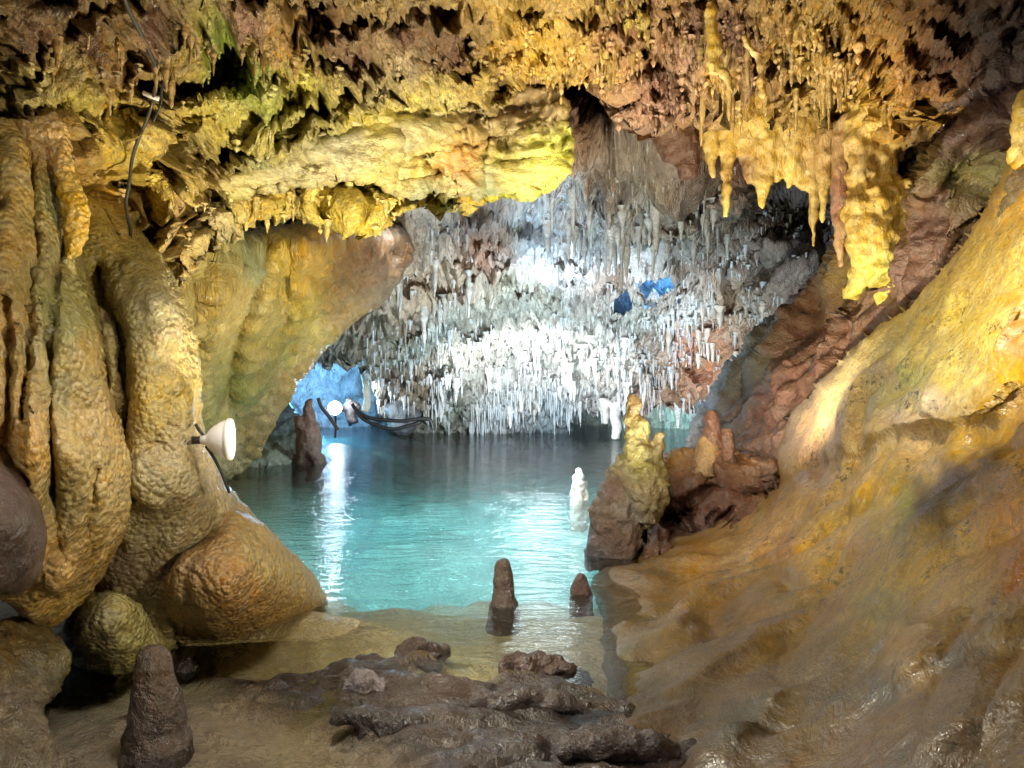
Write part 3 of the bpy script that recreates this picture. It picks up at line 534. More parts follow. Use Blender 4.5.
# ------------------------------------------------------------------ dripstone
def drip(L, r0, seed, rings=10, seg=8, bend=.05, lump=.18, tip=.12, up=False, pw=.75, flare=.15):
    """tapered knobbly spike; hangs from z=0 down (or stands up)"""
    rs = np.random.default_rng(seed); V = []; Fc = []
    ph = rs.uniform(0, 6.28, 4); ax, ay = rs.uniform(-1, 1, 2)*bend
    for i in range(rings+1):
        t = i/rings
        r = r0*((1-t)**pw*(1-tip)+tip)*(1+flare*math.exp(-t*7))*(1+lump*math.sin(t*11+ph[0])*.5+lump*.5*rs.uniform(-1, 1))
        if t == 1: r *= .35
        cx = ax*L*t*t+.02*L*math.sin(t*7+ph[1]); cy = ay*L*t*t+.02*L*math.cos(t*6+ph[2])
        for j in range(seg):
            a = j/seg*2*math.pi
            k = r*(1+.12*math.sin(3*a+ph[3]))
            V.append((cx+k*math.cos(a), cy+k*math.sin(a), (t*L if up else .12*L-t*L*1.12)))
    for i in range(rings):
        for j in range(seg):
            a, b = i*seg+j, i*seg+(j+1) % seg
            Fc.append((a, b, b+seg, a+seg) if up else (b, a, a+seg, b+seg))
    n = len(V); V.append((V[-seg][0], V[-seg][1], (L if up else -L)*1.01)); 
    for j in range(seg):
        a, b = rings*seg+j, rings*seg+(j+1) % seg
        Fc.append((a, b, n) if up else (b, a, n))
    return np.array(V), Fc
def many(name, items, mat, seg=6, rings=5, lump=.55, bend=.09, **kw):
    """items: (pos, length, radius, colour) -> ONE mesh"""
    protos = [drip(1, 1, s, rings, seg, lump=lump, bend=bend, **kw) for s in range(12)]
    VV, FF, CC = [], [], []; n = 0
    for k, (p, L, r, c) in enumerate(items):
        V, Fc = protos[k % 12]; a = k*2.4
        x = V[:,0]*r; y = V[:,1]*r
        W = np.stack([p[0]+x*math.cos(a)-y*math.sin(a), p[1]+x*math.sin(a)+y*math.cos(a), p[2]+V[:,2]*L], 1)
        VV.append(W); FF += [tuple(i+n for i in f) for f in Fc]; n += len(V); CC.append(np.tile(c, (len(V), 1)))
    return mesh_obj(name, np.concatenate(VV), FF, mat, None, np.concatenate(CC))
def scatter(rl, n, boxes):
    """boxes: (x0,y0,x1,y1,weight); gives (P, N, colour, px, py)"""
    out = []; ws = np.array([b[4]*(b[2]-b[0])*(b[3]-b[1]) for b in boxes]); ws = ws/ws.sum()
    while len(out) < n:
        b = boxes[rng.choice(len(boxes), p=ws)]; px, py = rng.uniform(b[0], b[2]), rng.uniform(b[1], b[3])
        i, j = rl.pick(px, py)
        if rl.S[i, j] < 2 or not rl.keep[i, j]: continue
        if rl is far and (((px-652)/26)**2+((py-268)/15)**2 < 1 or (abs(px-655) < 24 and 205 < py < 272)): continue
        out.append((rl.P[i, j], rl.N[i, j], rl.C[i, j], px, py))
    return out
spike_meshes = []
for s in range(10):
    V, Fc = drip(1, .5, 300+s, 16, 10, bend=.10, lump=.22+.06*s, pw=.55+.07*s)
    to = mesh_obj('stalactite', V, Fc, M_sobj); spike_meshes.append(to.data); bpy.data.objects.remove(to)
def hang(p, L, r, c, label, group, s=None, name='stalactite'):
    o = bpy.data.objects.new(name, spike_meshes[(s if s is not None else random.randrange(10))])
    COL.objects.link(o); o.location = (p[0], p[1], p[2]+.06*L); o.scale = (2*r, 2*r, L*1.06); o.rotation_euler[2] = random.uniform(0, 6.28)
    o.color = (*[float(x) for x in c], 1); tag(o, label, 'stalactite', group); return o
# far chamber: small ones as one mass, the largest on their own
boxes_far = [(370,300,740,400,3.0),(430,360,680,425,3.2),(390,200,800,300,1.2),(560,150,700,240,1.5),(640,240,800,330,2.2),(660,330,730,400,3),(740,180,830,250,1.2),(365,320,450,390,1.0)]
its = []
for (P, N, C, px, py) in scatter(far, 5600, boxes_far):
    if ((px-515)/48)**2+((py-270)/55)**2 < 1 or ((px-652)/30)**2+((py-276)/24)**2 < 1 or ((px-622)/17)**2+((py-298)/14)**2 < 1: continue
    if perlin(np.array([[px*.035, py*.05, 3.3]]))[0] < .0+.22*rng.uniform(-1, 1): continue
    Y = P[1]; l = rng.uniform(3, 8)*(1+2.0*rng.uniform()**3)*Y/F*(1.2 if py > 380 else 1); r = rng.uniform(.8, 1.6)*(1+1.3*rng.uniform()**3)*Y/F
    if P[2]-l < -.1 and py < 380: continue
    if P[2] < .1: continue
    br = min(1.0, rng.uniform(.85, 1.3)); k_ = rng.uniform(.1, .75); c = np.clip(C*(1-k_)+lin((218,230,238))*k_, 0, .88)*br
    its.append((P+np.array([0,0,.05]), l, r, c))
tag(many('small_stalactites', its, M_stuff), 'mass of small white stalactites bristling over the far chamber ceiling', 'stalactites', kind='stuff')
zones = [((545,180,705,225),34,(18,52),(2.4,6.2),(205,212,222),'long pale blue white stalactite at the lip above the far chamber','stalactites along the lip of the far chamber'),
         ((745,185,828,215),34,(24,60),(1.3,2.4),(150,165,185),'thin blue grey stalactite in the dark recess behind the yellow fringe','thin stalactites in the dark recess'),
         ((440,330,690,398),60,(8,24),(2.0,5.4),(232,232,226),'white stalactite in the dense field low over the far water','white stalactites low over the far water'),
         ((680,290,790,350),28,(10,30),(1.8,4.8),(222,205,188),'cream stalactite on the right of the far chamber beside the orange patch','cream stalactites at the right of the far chamber'),
         ((380,195,470,290),18,(14,36),(1.8,4.8),(170,165,155),'grey stalactite on the left part of the far chamber ceiling','grey stalactites on the left of the far chamber')]
for box, n, lr, rr_, c, lab, grp in zones:
    for (P, N, C, px, py) in scatter(far, n, [(*box, 1)]):
        Y = P[1]; cc = lin(c)*rng.uniform(.8, 1.15)
        hang(P, rng.uniform(*lr)*Y/F, rng.uniform(*rr_)*Y/F, np.clip(cc, 0, .85), lab, grp)

# near ceiling fringe: knobs as one mass, long ones on their own
its = []
bx = [(0,20,560,70,1.2),(60,90,260,130,1),(150,170,390,215,1.6),(330,150,400,220,2.0),(60,180,200,260,1.0),(460,0,640,60,3.0)]
for (P, N, C, px, py) in scatter(ceil, 420, bx):
    if 380 < px < 560 and 75 < py < 186: continue
    Y = P[1]; its.append((P-N*.015*0+np.array([0,0,.02]), rng.uniform(4, 14)*Y/F, rng.uniform(1.5, 4.6)*Y/F, np.clip(C*rng.uniform(.9, 1.35), 0, .8)))
for (P, N, C, px, py) in scatter(ceil2, 520, [(540,-10,880,105,2.0),(860,20,960,110,.5),(680,0,870,60,2)]):
    Y = P[1]; its.append((P+np.array([0,0,.02]), rng.uniform(6, 26)*Y/F, rng.uniform(1.3, 4.8)*Y/F, np.clip(C*rng.uniform(.9, 1.45), 0, .8)))
tag(many('ceiling_fringe', its, M_stuff, seg=8, rings=9, lump=.8, bend=.3), 'mass of short knobbly ochre drips covering the near ceiling', 'drips', kind='stuff')
near_zones = [(ceil2,(520,10,640,44),16,(12,34),(2.6,4.5),(205,172,95),'golden stalactite fringing the near ceiling above the dark cavity','golden stalactites above the dark cavity'),
         (ceil2,(680,20,860,100),26,(20,50),(2.6,5.2),(196,165,98),'yellow tan stalactite on the tangled ceiling at the upper right','tan stalactites of the upper right ceiling'),
         (ceil,(150,185,390,222),18,(12,26),(2.4,4.5),(205,180,100),'short yellow stalactite under the lower edge of the bedded block','short stalactites under the bedded block'),
         (ceil,(20,20,330,100),26,(14,32),(2.6,5.0),(160,130,75),'short brown yellow stalactite on the near ceiling at the upper left','short stalactites of the upper left ceiling')]
for rl, box, n, lr, rr_, c, lab, grp in near_zones:
    for (P, N, C, px, py) in scatter(rl, n, [(*box, 1)]):
        Y = P[1]; hang(P, rng.uniform(*lr)*Y/F, rng.uniform(*rr_)*Y/F, lin(c)*rng.uniform(.75, 1.15), lab, grp)

# ------------------------------------------------------------------ yellow drapery under the right ceiling
def tube_lump(pts, seg=14, seed=0, noise=.12, nf=6.0, close=True):
    """pts: (x,y,z,r) -> lumpy skinned tube"""
    rs = []; P = np.array([p[:3] for p in pts], float); R = np.array([p[3] for p in pts], float)
    n = (len(P)-1)*5+1; t = np.linspace(0, len(P)-1, n)
    def cr(A):
        A = np.asarray(A); i = np.clip(t.astype(int), 0, len(A)-2); f = t-i
        a0 = A[np.maximum(i-1, 0)]; a1 = A[i]; a2 = A[i+1]; a3 = A[np.minimum(i+2, len(A)-1)]
        if A.ndim > 1: f = f[:,None]
        return .5*((2*a1)+(-a0+a2)*f+(2*a0-5*a1+4*a2-a3)*f**2+(-a0+3*a1-3*a2+a3)*f**3)
    C = cr(P); r = np.maximum(cr(R), .002)
    T = np.gradient(C, axis=0); T /= np.linalg.norm(T, axis=1, keepdims=True)+1e-9
    ref = np.array([0,1,0.]) if abs(T[0][1]) < .8 else np.array([1.,0,0])
    A = np.cross(T, ref); A /= np.linalg.norm(A, axis=1, keepdims=True); B = np.cross(T, A)
    V = []
    for k in range(n):
        for j in range(seg):
            a = j/seg*2*math.pi; V.append(C[k]+r[k]*(A[k]*math.cos(a)+B[k]*math.sin(a)))
    V = np.array(V); rr = np.repeat(r, seg); nn = fbm(V*nf+seed*7, 3, seed+5)
    Cc = np.repeat(C, seg, 0); V = Cc+(V-Cc)*(1+noise*2*nn)[:,None]
    Fc = [(k*seg+j, k*seg+(j+1) % seg, (k+1)*seg+(j+1) % seg, (k+1)*seg+j) for k in range(n-1) for j in range(seg)]
    Fc.append(tuple(range(seg))[::-1]); Fc.append(tuple((n-1)*seg+j for j in range(seg)))
    return V, Fc
def px_tube(L, Y0):
    """(px, py, rpx[, dY]) -> world tube points"""
    out = []
    for t in L:
        Y = Y0+(t[3] if len(t) > 3 else 0); p = at(t[0], t[1], Y); out.append((p.x, p.y, p.z, t[2]*Y/F))
    return out
def formation(name, tubes, Y0, colors, mat, label, cat, group=None, voxel=.02, parent=None, noise=.12, disp=.02, dscale=.12, seed=0, nf=5):
    """many lumpy tubes fused into one body; stone colours by place"""
    VV, FF = [], []; n = 0
    for k, t in enumerate(tubes):
        V, Fc = tube_lump(px_tube(t, Y0), seed=seed+k, noise=noise, nf=nf)
        VV.append(V); FF += [tuple(i+n for i in f) for f in Fc]; n += len(V)
    V = np.concatenate(VV)
    o = mesh_obj(name, V, FF, mat, parent)
    md = o.modifiers.new('fuse', 'REMESH'); md.mode = 'VOXEL'; md.voxel_size = voxel; md.use_smooth_shade = True
    sm = o.modifiers.new('soft', 'SMOOTH'); sm.iterations = 3; sm.factor = .5
    dg = bpy.context.evaluated_depsgraph_get(); me = bpy.data.meshes.new_from_object(o.evaluated_get(dg))
    o.modifiers.clear(); o.data = me; me.name = name
    nv = len(me.vertices); co = np.empty(nv*3, np.float32); me.vertices.foreach_get('co', co); co = co.reshape(-1, 3).astype(float)
    no = np.empty(nv*3, np.float32); me.vertices.foreach_get('normal', no); no = no.reshape(-1, 3)
    co = co+no*(disp*2*fbm(co/dscale, 4, seed+3))[:,None]
    me.vertices.foreach_set('co', co.astype(np.float32).ravel()); me.update()
    X = CX+co[:,0]/co[:,1]*F; Yp = CY-(co[:,2]-H)/co[:,1]*F
    C = idw(X+6*fbm(co*4, 3, 5), Yp+6*fbm(co*4+9, 3, 6), colors)
    for a in list(me.color_attributes): me.color_attributes.remove(a)
    at_ = me.color_attributes.new('Col', 'FLOAT_COLOR', 'POINT'); c4 = np.ones((nv, 4), np.float32); c4[:,:3] = C; at_.data.foreach_set('color', c4.ravel())
    me.materials.clear(); me.materials.append(mat); me.polygons.foreach_set('use_smooth', [True]*len(me.polygons)); me.update()
    if label: tag(o, label, cat, group)
    return o
GOLD = (212,175,75); TAN = (195,155,90)
M_drip = rock_mat('golden_dripstone', big=8, fine=50, bump=.8, mottle=.25, rough=(.25,.55), coat=.4, stretch=(1,1,.5))
formation('flowstone_drapery', [
   [(668,80,22),(676,120,20),(684,150,17),(690,178,10)],[(655,90,14),(664,130,14),(672,160,9)],[(692,90,16),(700,130,12),(706,160,6)]], 8.6,
   [(670,110,(112,76,58)),(690,150,(120,80,58)),(690,170,(120,80,60)),(700,100,(175,135,80))], M_brown,
   'smooth red brown curtain of rock hanging left of the yellow fringe', 'flowstone', voxel=.03, seed=5)
formation('flowstone_drapery', [
   [(706,88,14),(709,120,11),(711,150,7),(713,180,3)],
   [(724,95,12),(728,130,9),(727,170,6),(726,205,4),(725,218,1.5)],
   [(745,100,20),(748,130,17),(750,160,11),(752,185,5)],
   [(760,98,24),(762,130,22),(764,165,12),(763,190,7),(762,210,2)],
   [(785,100,24),(788,128,22),(790,150,14),(790,170,8),(789,188,2)],
   [(775,110,22),(776,150,14),(777,180,5)],
   [(808,110,20),(808,140,15),(812,165,9),(802,190,3)],
   [(800,120,14),(800,160,9),(799,186,3)],
   [(822,125,14),(818,150,10),(815,180,8),(814,210,5),(813,248,2)],
   [(700,96,14),(730,98,16),(770,102,20),(820,112,16)]], 8.3,
   [(710,110,(200,165,80)),(725,150,GOLD),(750,120,(205,170,75)),(775,130,(210,175,75)),(800,140,(195,160,85)),(790,170,(225,190,90)),(815,160,(200,160,90)),(760,200,(215,180,80)),(813,230,(190,155,75)),(740,170,(130,85,55)),(725,215,(225,190,90))], M_drip,
   'golden yellow drapery fringed with pointed tips in the middle of the right ceiling', 'flowstone', voxel=.026, seed=15)
formation('flowstone_column', [
   [(884,74,13,-.15),(880,95,22,0),(872,125,22)],[(880,88,26),(878,115,27),(875,140,22)],
   [(862,120,17),(860,150,14),(862,180,13),(866,200,14)],[(886,130,15),(884,165,12),(882,190,14),(880,215,16)],
   [(875,190,24),(876,225,26),(880,255,24),(888,280,18,-.1)],[(862,200,18),(862,230,18),(868,262,16)],[(893,236,13),(897,262,13),(892,288,12,.05),(884,312,9,.15)],[(872,250,15),(862,275,12,.15),(850,296,9,.4)],[(905,180,8,-.1),(908,220,9,-.1),(912,250,8,0)],[(905,60,18,-.3),(900,100,18,-.1),(893,140,16)],
   [(893,180,12),(892,215,16),(895,250,14)]], 7.3,
   [(885,90,(205,175,80)),(875,120,(215,180,80)),(860,160,(195,160,90)),(880,200,(205,165,60)),(880,240,(200,160,50)),(885,265,(195,180,70)),(860,220,(185,150,60)),(890,20,(185,145,75))], M_drip,
   'stout golden column joining the ceiling to the right wall, with a hollow between its two legs', 'flowstone', voxel=.026, seed=25, disp=.03)
formation('stalactite', [[(846,130,13),(842,160,11),(840,200,9),(840,240,6),(842,268,2)],[(846,115,16),(855,130,14),(862,140,12)]], 7.6,
   [(842,140,(190,150,95)),(840,200,(150,105,80)),(842,250,(170,130,80))], M_drip, 'long brown stalactite just left of the stout golden column', 'stalactite', voxel=.024, seed=33)
formation('stalactite', [[(826,130,11),(824,160,9),(823,190,6),(822,225,1.5)]], 7.9,[(825,150,TAN),(823,210,(205,175,90))], M_drip,
   'tan stalactite between the golden fringe and the long brown stalactite', 'stalactite', voxel=.024, seed=34)
# two long yellow ones at the top right
formation('stalactite', [[(712,20,6),(714,50,8),(712,75,5)],[(716,62,5),(728,80,4),(733,95,2)],[(711,0,4),(712,25,6)]], 6.0, [(713,50,(225,190,80)),(730,90,(200,170,100))], M_drip,
   'bright yellow forked stalactite at the top right of centre', 'stalactite', voxel=.016, seed=36)
formation('stalactite', [[(745,35,3),(752,50,4),(760,60,4),(762,90,4),(760,98,2)],[(775,40,3),(768,52,3),(762,64,4)]], 6.6, [(760,60,(210,175,100))], M_drip,
   'yellow Y shaped stalactite right of the bright forked one', 'stalactite', voxel=.014, seed=37)
formation('flowstone_drapery', [[(40,125,20),(38,150,14),(36,178,8)],[(18,130,14),(16,160,10),(15,185,6)],[(58,130,8),(66,180,11),(76,215,13),(74,245,9),(70,258,4)],[(45,125,18),(60,140,14)]], 4.0,
   [(40,140,(190,150,80)),(15,160,(190,155,90)),(70,200,(225,180,45)),(74,240,(230,185,50))], M_left, 'bright mustard yellow hanging lobe at the top of the left drapery', 'flowstone', voxel=.014, seed=38, disp=.01, dscale=.05)

# ------------------------------------------------------------------ stalagmites
def stalagmite(tubes, py_base, colors, mat, label, group=None, voxel=.01, name='stalagmite', Y=None, **kw):
    Y = Y or groundY(py_base); return formation(name, tubes, Y, colors, mat, label, 'stalagmite', group, voxel=voxel, **kw)
stalagmite([[(158,790,36,-.1),(157,742,33),(157,715,27),(155,690,22),(153,665,18),(152,652,14),(152,646,7)]], 742,
   [(155,700,(98,78,64)),(150,660,(110,92,74)),(170,720,(84,66,56))], M_dark, 'dark brown cone shaped stalagmite standing in the shallow water at lower left', voxel=.012, disp=.006, dscale=.07, seed=41, noise=.045, nf=6)
stalagmite([[(142,690,7),(141,668,6),(141,654,4),(143,648,3)]], 690, [(141,660,(45,35,30))], M_dark, 'small black stump right behind the cone shaped stalagmite', voxel=.008, disp=.004, Y=3.95)
stalagmite([[(504,650,15),(504,604,13),(504,590,11),(503,575,9.5),(503,563,8),(503,559,4)],[(504,640,18),(504,606,15),(504,596,11)]], 604,
   [(503,580,(88,66,54)),(504,600,(80,64,54))], M_dark, 'slim brown stalagmite standing alone in the shallow middle of the pool', 'stalagmites in the shallows', voxel=.012, disp=.008, dscale=.08, seed=43, noise=.05, nf=8)
stalagmite([[(581,620,13),(581,592,11),(581,584,8.5),(581,577,6),(581,573,3)]], 592,
   [(580,582,(90,64,54))], M_dark, 'short brown stalagmite stub in the pool next to the right slope', 'stalagmites in the shallows', voxel=.012, disp=.008, dscale=.08, seed=44, noise=.05, nf=8)
stalagmite([[(579,530,9),(579,500,8),(579,488,7.5),(577,480,6),(579,473,4),(580,468,2)],[(584,510,6),(583,490,5),(582,482,3)],[(574,510,5),(573,486,3)]], 500,
   [(579,485,(250,248,240))], M_stuff, 'small knobbly white stalagmite rising from the turquoise water', voxel=.02, disp=.03, dscale=.1, seed=45)
stalagmite([[(318,480,12),(316,462,10),(312,445,9),(310,425,8),(309,410,6),(308,400,4)],[(306,470,10),(303,440,8),(300,415,5)]], 463,
   [(310,430,(110,75,60)),(315,455,(85,60,50))], M_dark, 'dark red brown stalagmite at the far left waterline before the blue alcove', voxel=.04, disp=.05, dscale=.3, seed=46)
# central spire cluster
cl = formation('stalagmite', [
   [(632,392,3),(634,405,8),(632,416,7),(637,428,12),(635,437,10),(638,452,15),(636,462,14),(640,475,22),(640,500,22),(640,520,18)],
   [(622,470,14),(612,500,17),(606,530,18),(602,560,16)],[(630,460,14),(620,500,20),(618,540,22),(612,570,20)],
   [(657,432,5),(659,440,7),(656,450,7),(655,470,9)],
   [(652,465,14),(655,490,14),(650,510,12),(645,528,5)],[(632,480,12),(630,510,10),(632,535,6),(634,548,3)],
   [(595,545,8),(592,560,8),(592,570,5)]], 7.6,
   [(633,405,(150,120,70)),(637,430,(175,160,85)),(638,452,(170,160,75)),(645,470,(175,165,85)),(650,495,(195,180,125)),(640,500,(185,165,120)),(615,490,(125,95,90)),(605,530,(120,90,75)),(620,540,(110,80,65)),(632,510,(140,135,130)),(657,440,(175,150,100)),(592,560,(110,105,115))],
   M_brown, 'tall spired stalagmite cluster with a yellow green knobbly tip beside the pool', 'stalagmite', voxel=.02, seed=47, disp=.03, dscale=.12)
rub = relief('rock_shelf',
  [(640,500),(650,468),(662,454),(684,452),(700,452),(712,446),(740,452),(775,458),(800,470),(800,500),(760,530),(700,556),(650,572),(612,572),(618,540)],
  [(655,470,8.0),(700,460,8.2),(780,470,7.6),(640,560,7.3),(700,540,7.3),(700,500,7.7),(760,500,7.4),(640,520,7.9)],
  [(660,460,(195,150,75)),(680,457,(180,135,75)),(700,470,(140,90,60)),(740,460,(155,110,70)),(770,470,(140,100,75)),(680,490,(110,65,45)),(720,500,(110,65,45)),(660,520,(85,55,40)),(700,520,(95,60,45)),(640,560,(120,85,60))],
  M_brown, step=1.8, w=14, R=.4, T=.8, edge=3, edgef=.1, seed=71, warp=6,
  layers=[('fbm',1.6,.18),('pocket',(3,3,4),.35,{'th':.02}),('ridge',5,.07),('fbm',12,.03)],
  bumps=[(670,520,28,14,-20,.7),(765,492,24,5,-5,.6),(690,535,20,10,-15,.5)])
tag(rub.o, 'broken dark red brown rock shelf with deep hollows between the spired stalagmite and the slope', 'rock shelf')
for (tb, cc, lab) in [
   ([[(712,470,10),(713,450,10),(712,432,9),(711,418,8),(710,410,4)]], (120,80,62), 'rounded red brown stalagmite on the rock shelf, taller of the two smooth ones'),
   ([[(726,470,10),(727,450,9),(726,436,8),(725,428,4)]], (125,86,64), 'rounded red brown stalagmite on the rock shelf, lower of the two smooth ones'),
   ([[(705,475,20),(707,455,14),(708,440,8),(709,430,3)]], (190,150,95), 'pale yellow tan cone on the rock shelf in front of the smooth brown stalagmites')]:
    formation('stalagmite', tb, 8.1, [(tb[0][1][0], tb[0][1][1], cc)], M_brown, lab, 'stalagmite', voxel=.02, seed=len(lab), disp=.015)
for (tb, cc, lab) in [
   ([[(614,400,8,-.1),(615,415,6),(616,428,5),(616,440,4)]], (232,230,225), 'thick white stalactite reaching the far water left of the dark opening'),
   ([[(604,398,6),(605,410,4),(606,424,3)]], (215,215,205), 'thin white stalactite beside the dark opening over the far water'),
   ([[(366,350,5),(366,380,4),(367,400,4),(365,412,4)],[(372,345,4),(373,375,3)]], (220,215,195), 'white pillar at the right edge of the blue alcove')]:
    formation('stalactite', tb, 23.0, [(tb[0][1][0], tb[0][1][1], cc)], M_stuff, lab, 'stalactite', voxel=.05, seed=len(lab), disp=.04, dscale=.3)
# white knob on the wall by the right edge
formation('stalagmite', [[(1030,165,12),(1022,140,10),(1024,110,9),(1030,90,6)],[(1015,165,7),(1018,150,8)]], 4.7, [(1020,130,(225,190,105))], M_flow,
   'bright cream knob at the right edge above the slope', 'stalagmite', voxel=.014, seed=50)

# ------------------------------------------------------------------ lamps that the photograph shows
M_white = plain('white_enamel', (.8,.78,.76), .35); M_black = plain('black_rubber', (.02,.02,.02), .5); M_glow = plain('lamp_glass', (.9,.9,.9), .2, emit=14, ecol=(1,.93,.85))
M_glowb = plain('cold_lamp_glass', (.9,.9,.9), .2, emit=90, ecol=(.75,.88,1))
def lathe(name, prof, mat, parent, seg=28):
    V = [(r*math.cos(j/seg*2*math.pi), r*math.sin(j/seg*2*math.pi), z) for z, r in prof for j in range(seg)]
    Fc = [(k*seg+j, k*seg+(j+1) % seg, (k+1)*seg+(j+1) % seg, (k+1)*seg+j) for k in range(len(prof)-1) for j in range(seg)]
    return mesh_obj(name, V, Fc, mat, parent)
def wire(name, P, r, mat, parent=None, seg=8):
    V, Fc = tube_lump([(*p, r) for p in P], seg=seg, noise=0); return mesh_obj(name, V, Fc, mat, parent)
Yl = 4.25; lp = at(205, 440, Yl); s = Yl/F
lamp = empty('spotlight', lp); tag(lamp, 'white bell shaped spotlight fixed to the left column, facing the pool', 'spotlight')
dirv = Vector((1, .18, .02)).normalized()
lamp.rotation_euler = dirv.to_track_quat('Z', 'Y').to_euler()
lathe('lamp_shade', [(-4*s,0.1*s),(-4*s,4.5*s),(0,5*s),(2*s,6.5*s),(5*s,10.5*s),(9*s,14*s),(14*s,17*s),(19*s,19.2*s),(21*s,19.6*s),(21.6*s,21*s),(24*s,21.2*s),(26*s,20.5*s),(26*s,19*s),(23*s,18*s),(12*s,10*s)], M_white, lamp)
lathe('socket', [(-12*s,.1*s),(-12*s,4*s),(-3.9*s,4*s)], M_black, lamp)
g = lathe('lens', [(23*s,18.2*s),(25.5*s,14*s),(27.5*s,7*s),(28*s,.1*s)], M_glow, lamp)
def px_wire(name, L, Y, r, mat, parent=None):
    pts = [at(a, b, Y+(c[0] if c else 0)) for a, b, *c in L]
    if parent:
        bpy.context.view_layer.update(); inv = parent.matrix_world.inverted(); pts = [inv@p for p in pts]
    return wire(name, pts, r, mat, parent)
px_wire('bracket', [(188,444,.06),(193,441),(199,440)], Yl, 2.2*s, plain('galvanised_steel', (.35,.35,.36), .4, 1), lamp)
px_wire('power_cable', [(196,425,.05),(199,430),(204,436)], Yl, 1.6*s, M_black, lamp)
px_wire('power_cable', [(206,446),(214,458),(222,474),(229,492,.1)], Yl, 1.6*s, M_black, lamp)
# far cold floodlight
Yb = 23.0; fp = at(335, 408, Yb); fl = empty('floodlight', fp); tag(fl, 'small blazing cold white floodlight by the water in the blue alcove', 'floodlight')
fl.rotation_euler = (Vector((.12, -1, .05))).normalized().to_track_quat('Z', 'Y').to_euler()
lathe('housing', [(-.18,.02),(-.18,.12),(0,.2),(.04,.22),(.04,.2)], M_black, fl); lathe('lens', [(.03,.2),(.06,.15),(.09,.01)], M_glowb, fl)
o = wire('bracket', [(0,-.2,-.1),(0,-.5,-.2),(0,-.9,-.1)], .03, M_black, fl)
# cable across the near ceiling
cp = [(118,-20),(128,8),(140,32),(152,58),(157,72),(155,88),(152,104),(146,122),(138,140),(132,160),(129,185),(126,205),(130,228),(131,240)]
bw = []
for (a, b) in cp:
    i, j = ceil.pick(a, b); Yc = np.percentile(ceil.P[max(0, i-9):i+10, max(0, j-9):j+10, 1], 3)-.06; bw.append(min(Yc, 4.9))
bw = np.convolve(np.r_[bw[0], bw, bw[-1]], [.25,.5,.25], 'valid')
M_rub = plain('worn_rubber', (.05,.045,.04), .35)
cab = empty('electric_cable', at(152, 90, bw[7])); tag(cab, 'black electric cable running down the near ceiling at upper left', 'cable')
bpy.context.view_layer.update(); inv = cab.matrix_world.inverted()
wire('cable', [inv@at(a, b, y) for (a, b), y in zip(cp, bw)], .011, M_rub, cab)
wire('cable', [inv@(at(a+7+(2 if k % 2 else 0), b, y+.03)) for k, ((a, b), y) in enumerate(zip(cp[3:8], bw[3:8]))], .008, M_black, cab)
wire('clip', [inv@at(144, 93, bw[6]-.03), inv@at(151, 96, bw[6]-.04), inv@at(159, 99, bw[6]-.03)], .016, M_white, cab)
# dark hoses at the far waterline
for pts, lab in [([(352,404),(358,412),(370,418),(385,420),(402,421),(418,419),(430,420),(433,430)], 'black sagging hose along the far left waterline, upper of the two'),
                 ([(354,407),(362,418),(376,425),(392,429),(408,426),(420,422)], 'black sagging hose along the far left waterline, lower of the two')]:
    o = px_wire('hose', pts, 22.0, .055, M_black); tag(o, lab, 'hose')
o = px_wire('driftwood', [(318,398),(322,408),(330,418),(338,430)], 21.5, .05, plain('wet_wood', (.1,.06,.04), .5)); tag(o, 'dark stick leaning by the floodlight in the blue alcove', 'stick')
formation('boulder', [[(390,418,12),(400,415,16),(415,425,14)]], 24.5, [(350,408,(60,50,50)),(405,420,(120,125,130))], M_dark,
   'low dark boulder at the foot of the white pillar in the alcove', 'boulder', voxel=.06, seed=60, disp=.08, dscale=.4)

formation('boulder', [[(345,404,8),(352,408,7),(358,404,5)],[(350,405,6),(350,415,6),(354,424,5)]], 24.0, [(350,408,(60,50,50))], M_dark,
   'small black rock right beside the blazing floodlight in the alcove', 'boulder', voxel=.05, seed=61, disp=.05, dscale=.3)
# loose rock slab on the ledge edge
for (tb, Yk, cc, lab) in [([[(505,672,12),(540,668,14),(575,678,12),(590,690,8)]], 4.55, (78,52,42), 'long flat brown rock lying at the pool edge of the ledge'),
                      ([[(345,690,10),(365,684,14),(385,690,10)]], 4.25, (140,128,130), 'pale wet rock on the left part of the ledge'),
                      ([[(395,655,9),(425,650,11),(446,655,8)]], 4.85, (66,46,38), 'dark rock at the left tip of the ledge by the shallow pool'),
                      ([[(176,672,7),(185,670,9),(193,674,7)]], 4.5, (45,38,34), 'black stone behind the cone shaped stalagmite')]:
    formation('rock', tb, Yk, [(tb[0][0][0], tb[0][0][1], cc)], M_dark, lab, 'rock', voxel=.014, seed=len(lab), disp=.03, dscale=.1)

for (tb, Yk, cc, lab) in [([[(330,668,4),(370,664,7),(410,662,7),(440,668,4)],[(350,672,6),(400,670,7)]], 4.7, (60,44,38), 'thin dark plate of rock lapping over the left tip of the ledge'),
                      ([[(470,700,8),(530,702,12),(590,712,9)],[(500,708,9),(560,712,9)]], 4.0, (74,58,54), 'flat grey brown plate in the middle of the ledge'),
                      ([[(330,716,8),(390,724,13),(450,738,10)],[(360,728,10),(420,738,12)]], 3.75, (52,40,38), 'broad dark plate at the front left of the ledge'),
                      ([[(560,745,14),(620,742,16),(680,756,10)]], 3.4, (66,48,46), 'dark reddish plate at the bottom edge beside the slope')]:
    formation('rock', tb, Yk, [(tb[0][0][0], tb[0][0][1], cc)], M_dark, lab, 'rock', voxel=.012, seed=len(lab), disp=.025, dscale=.14, noise=.12, nf=3)
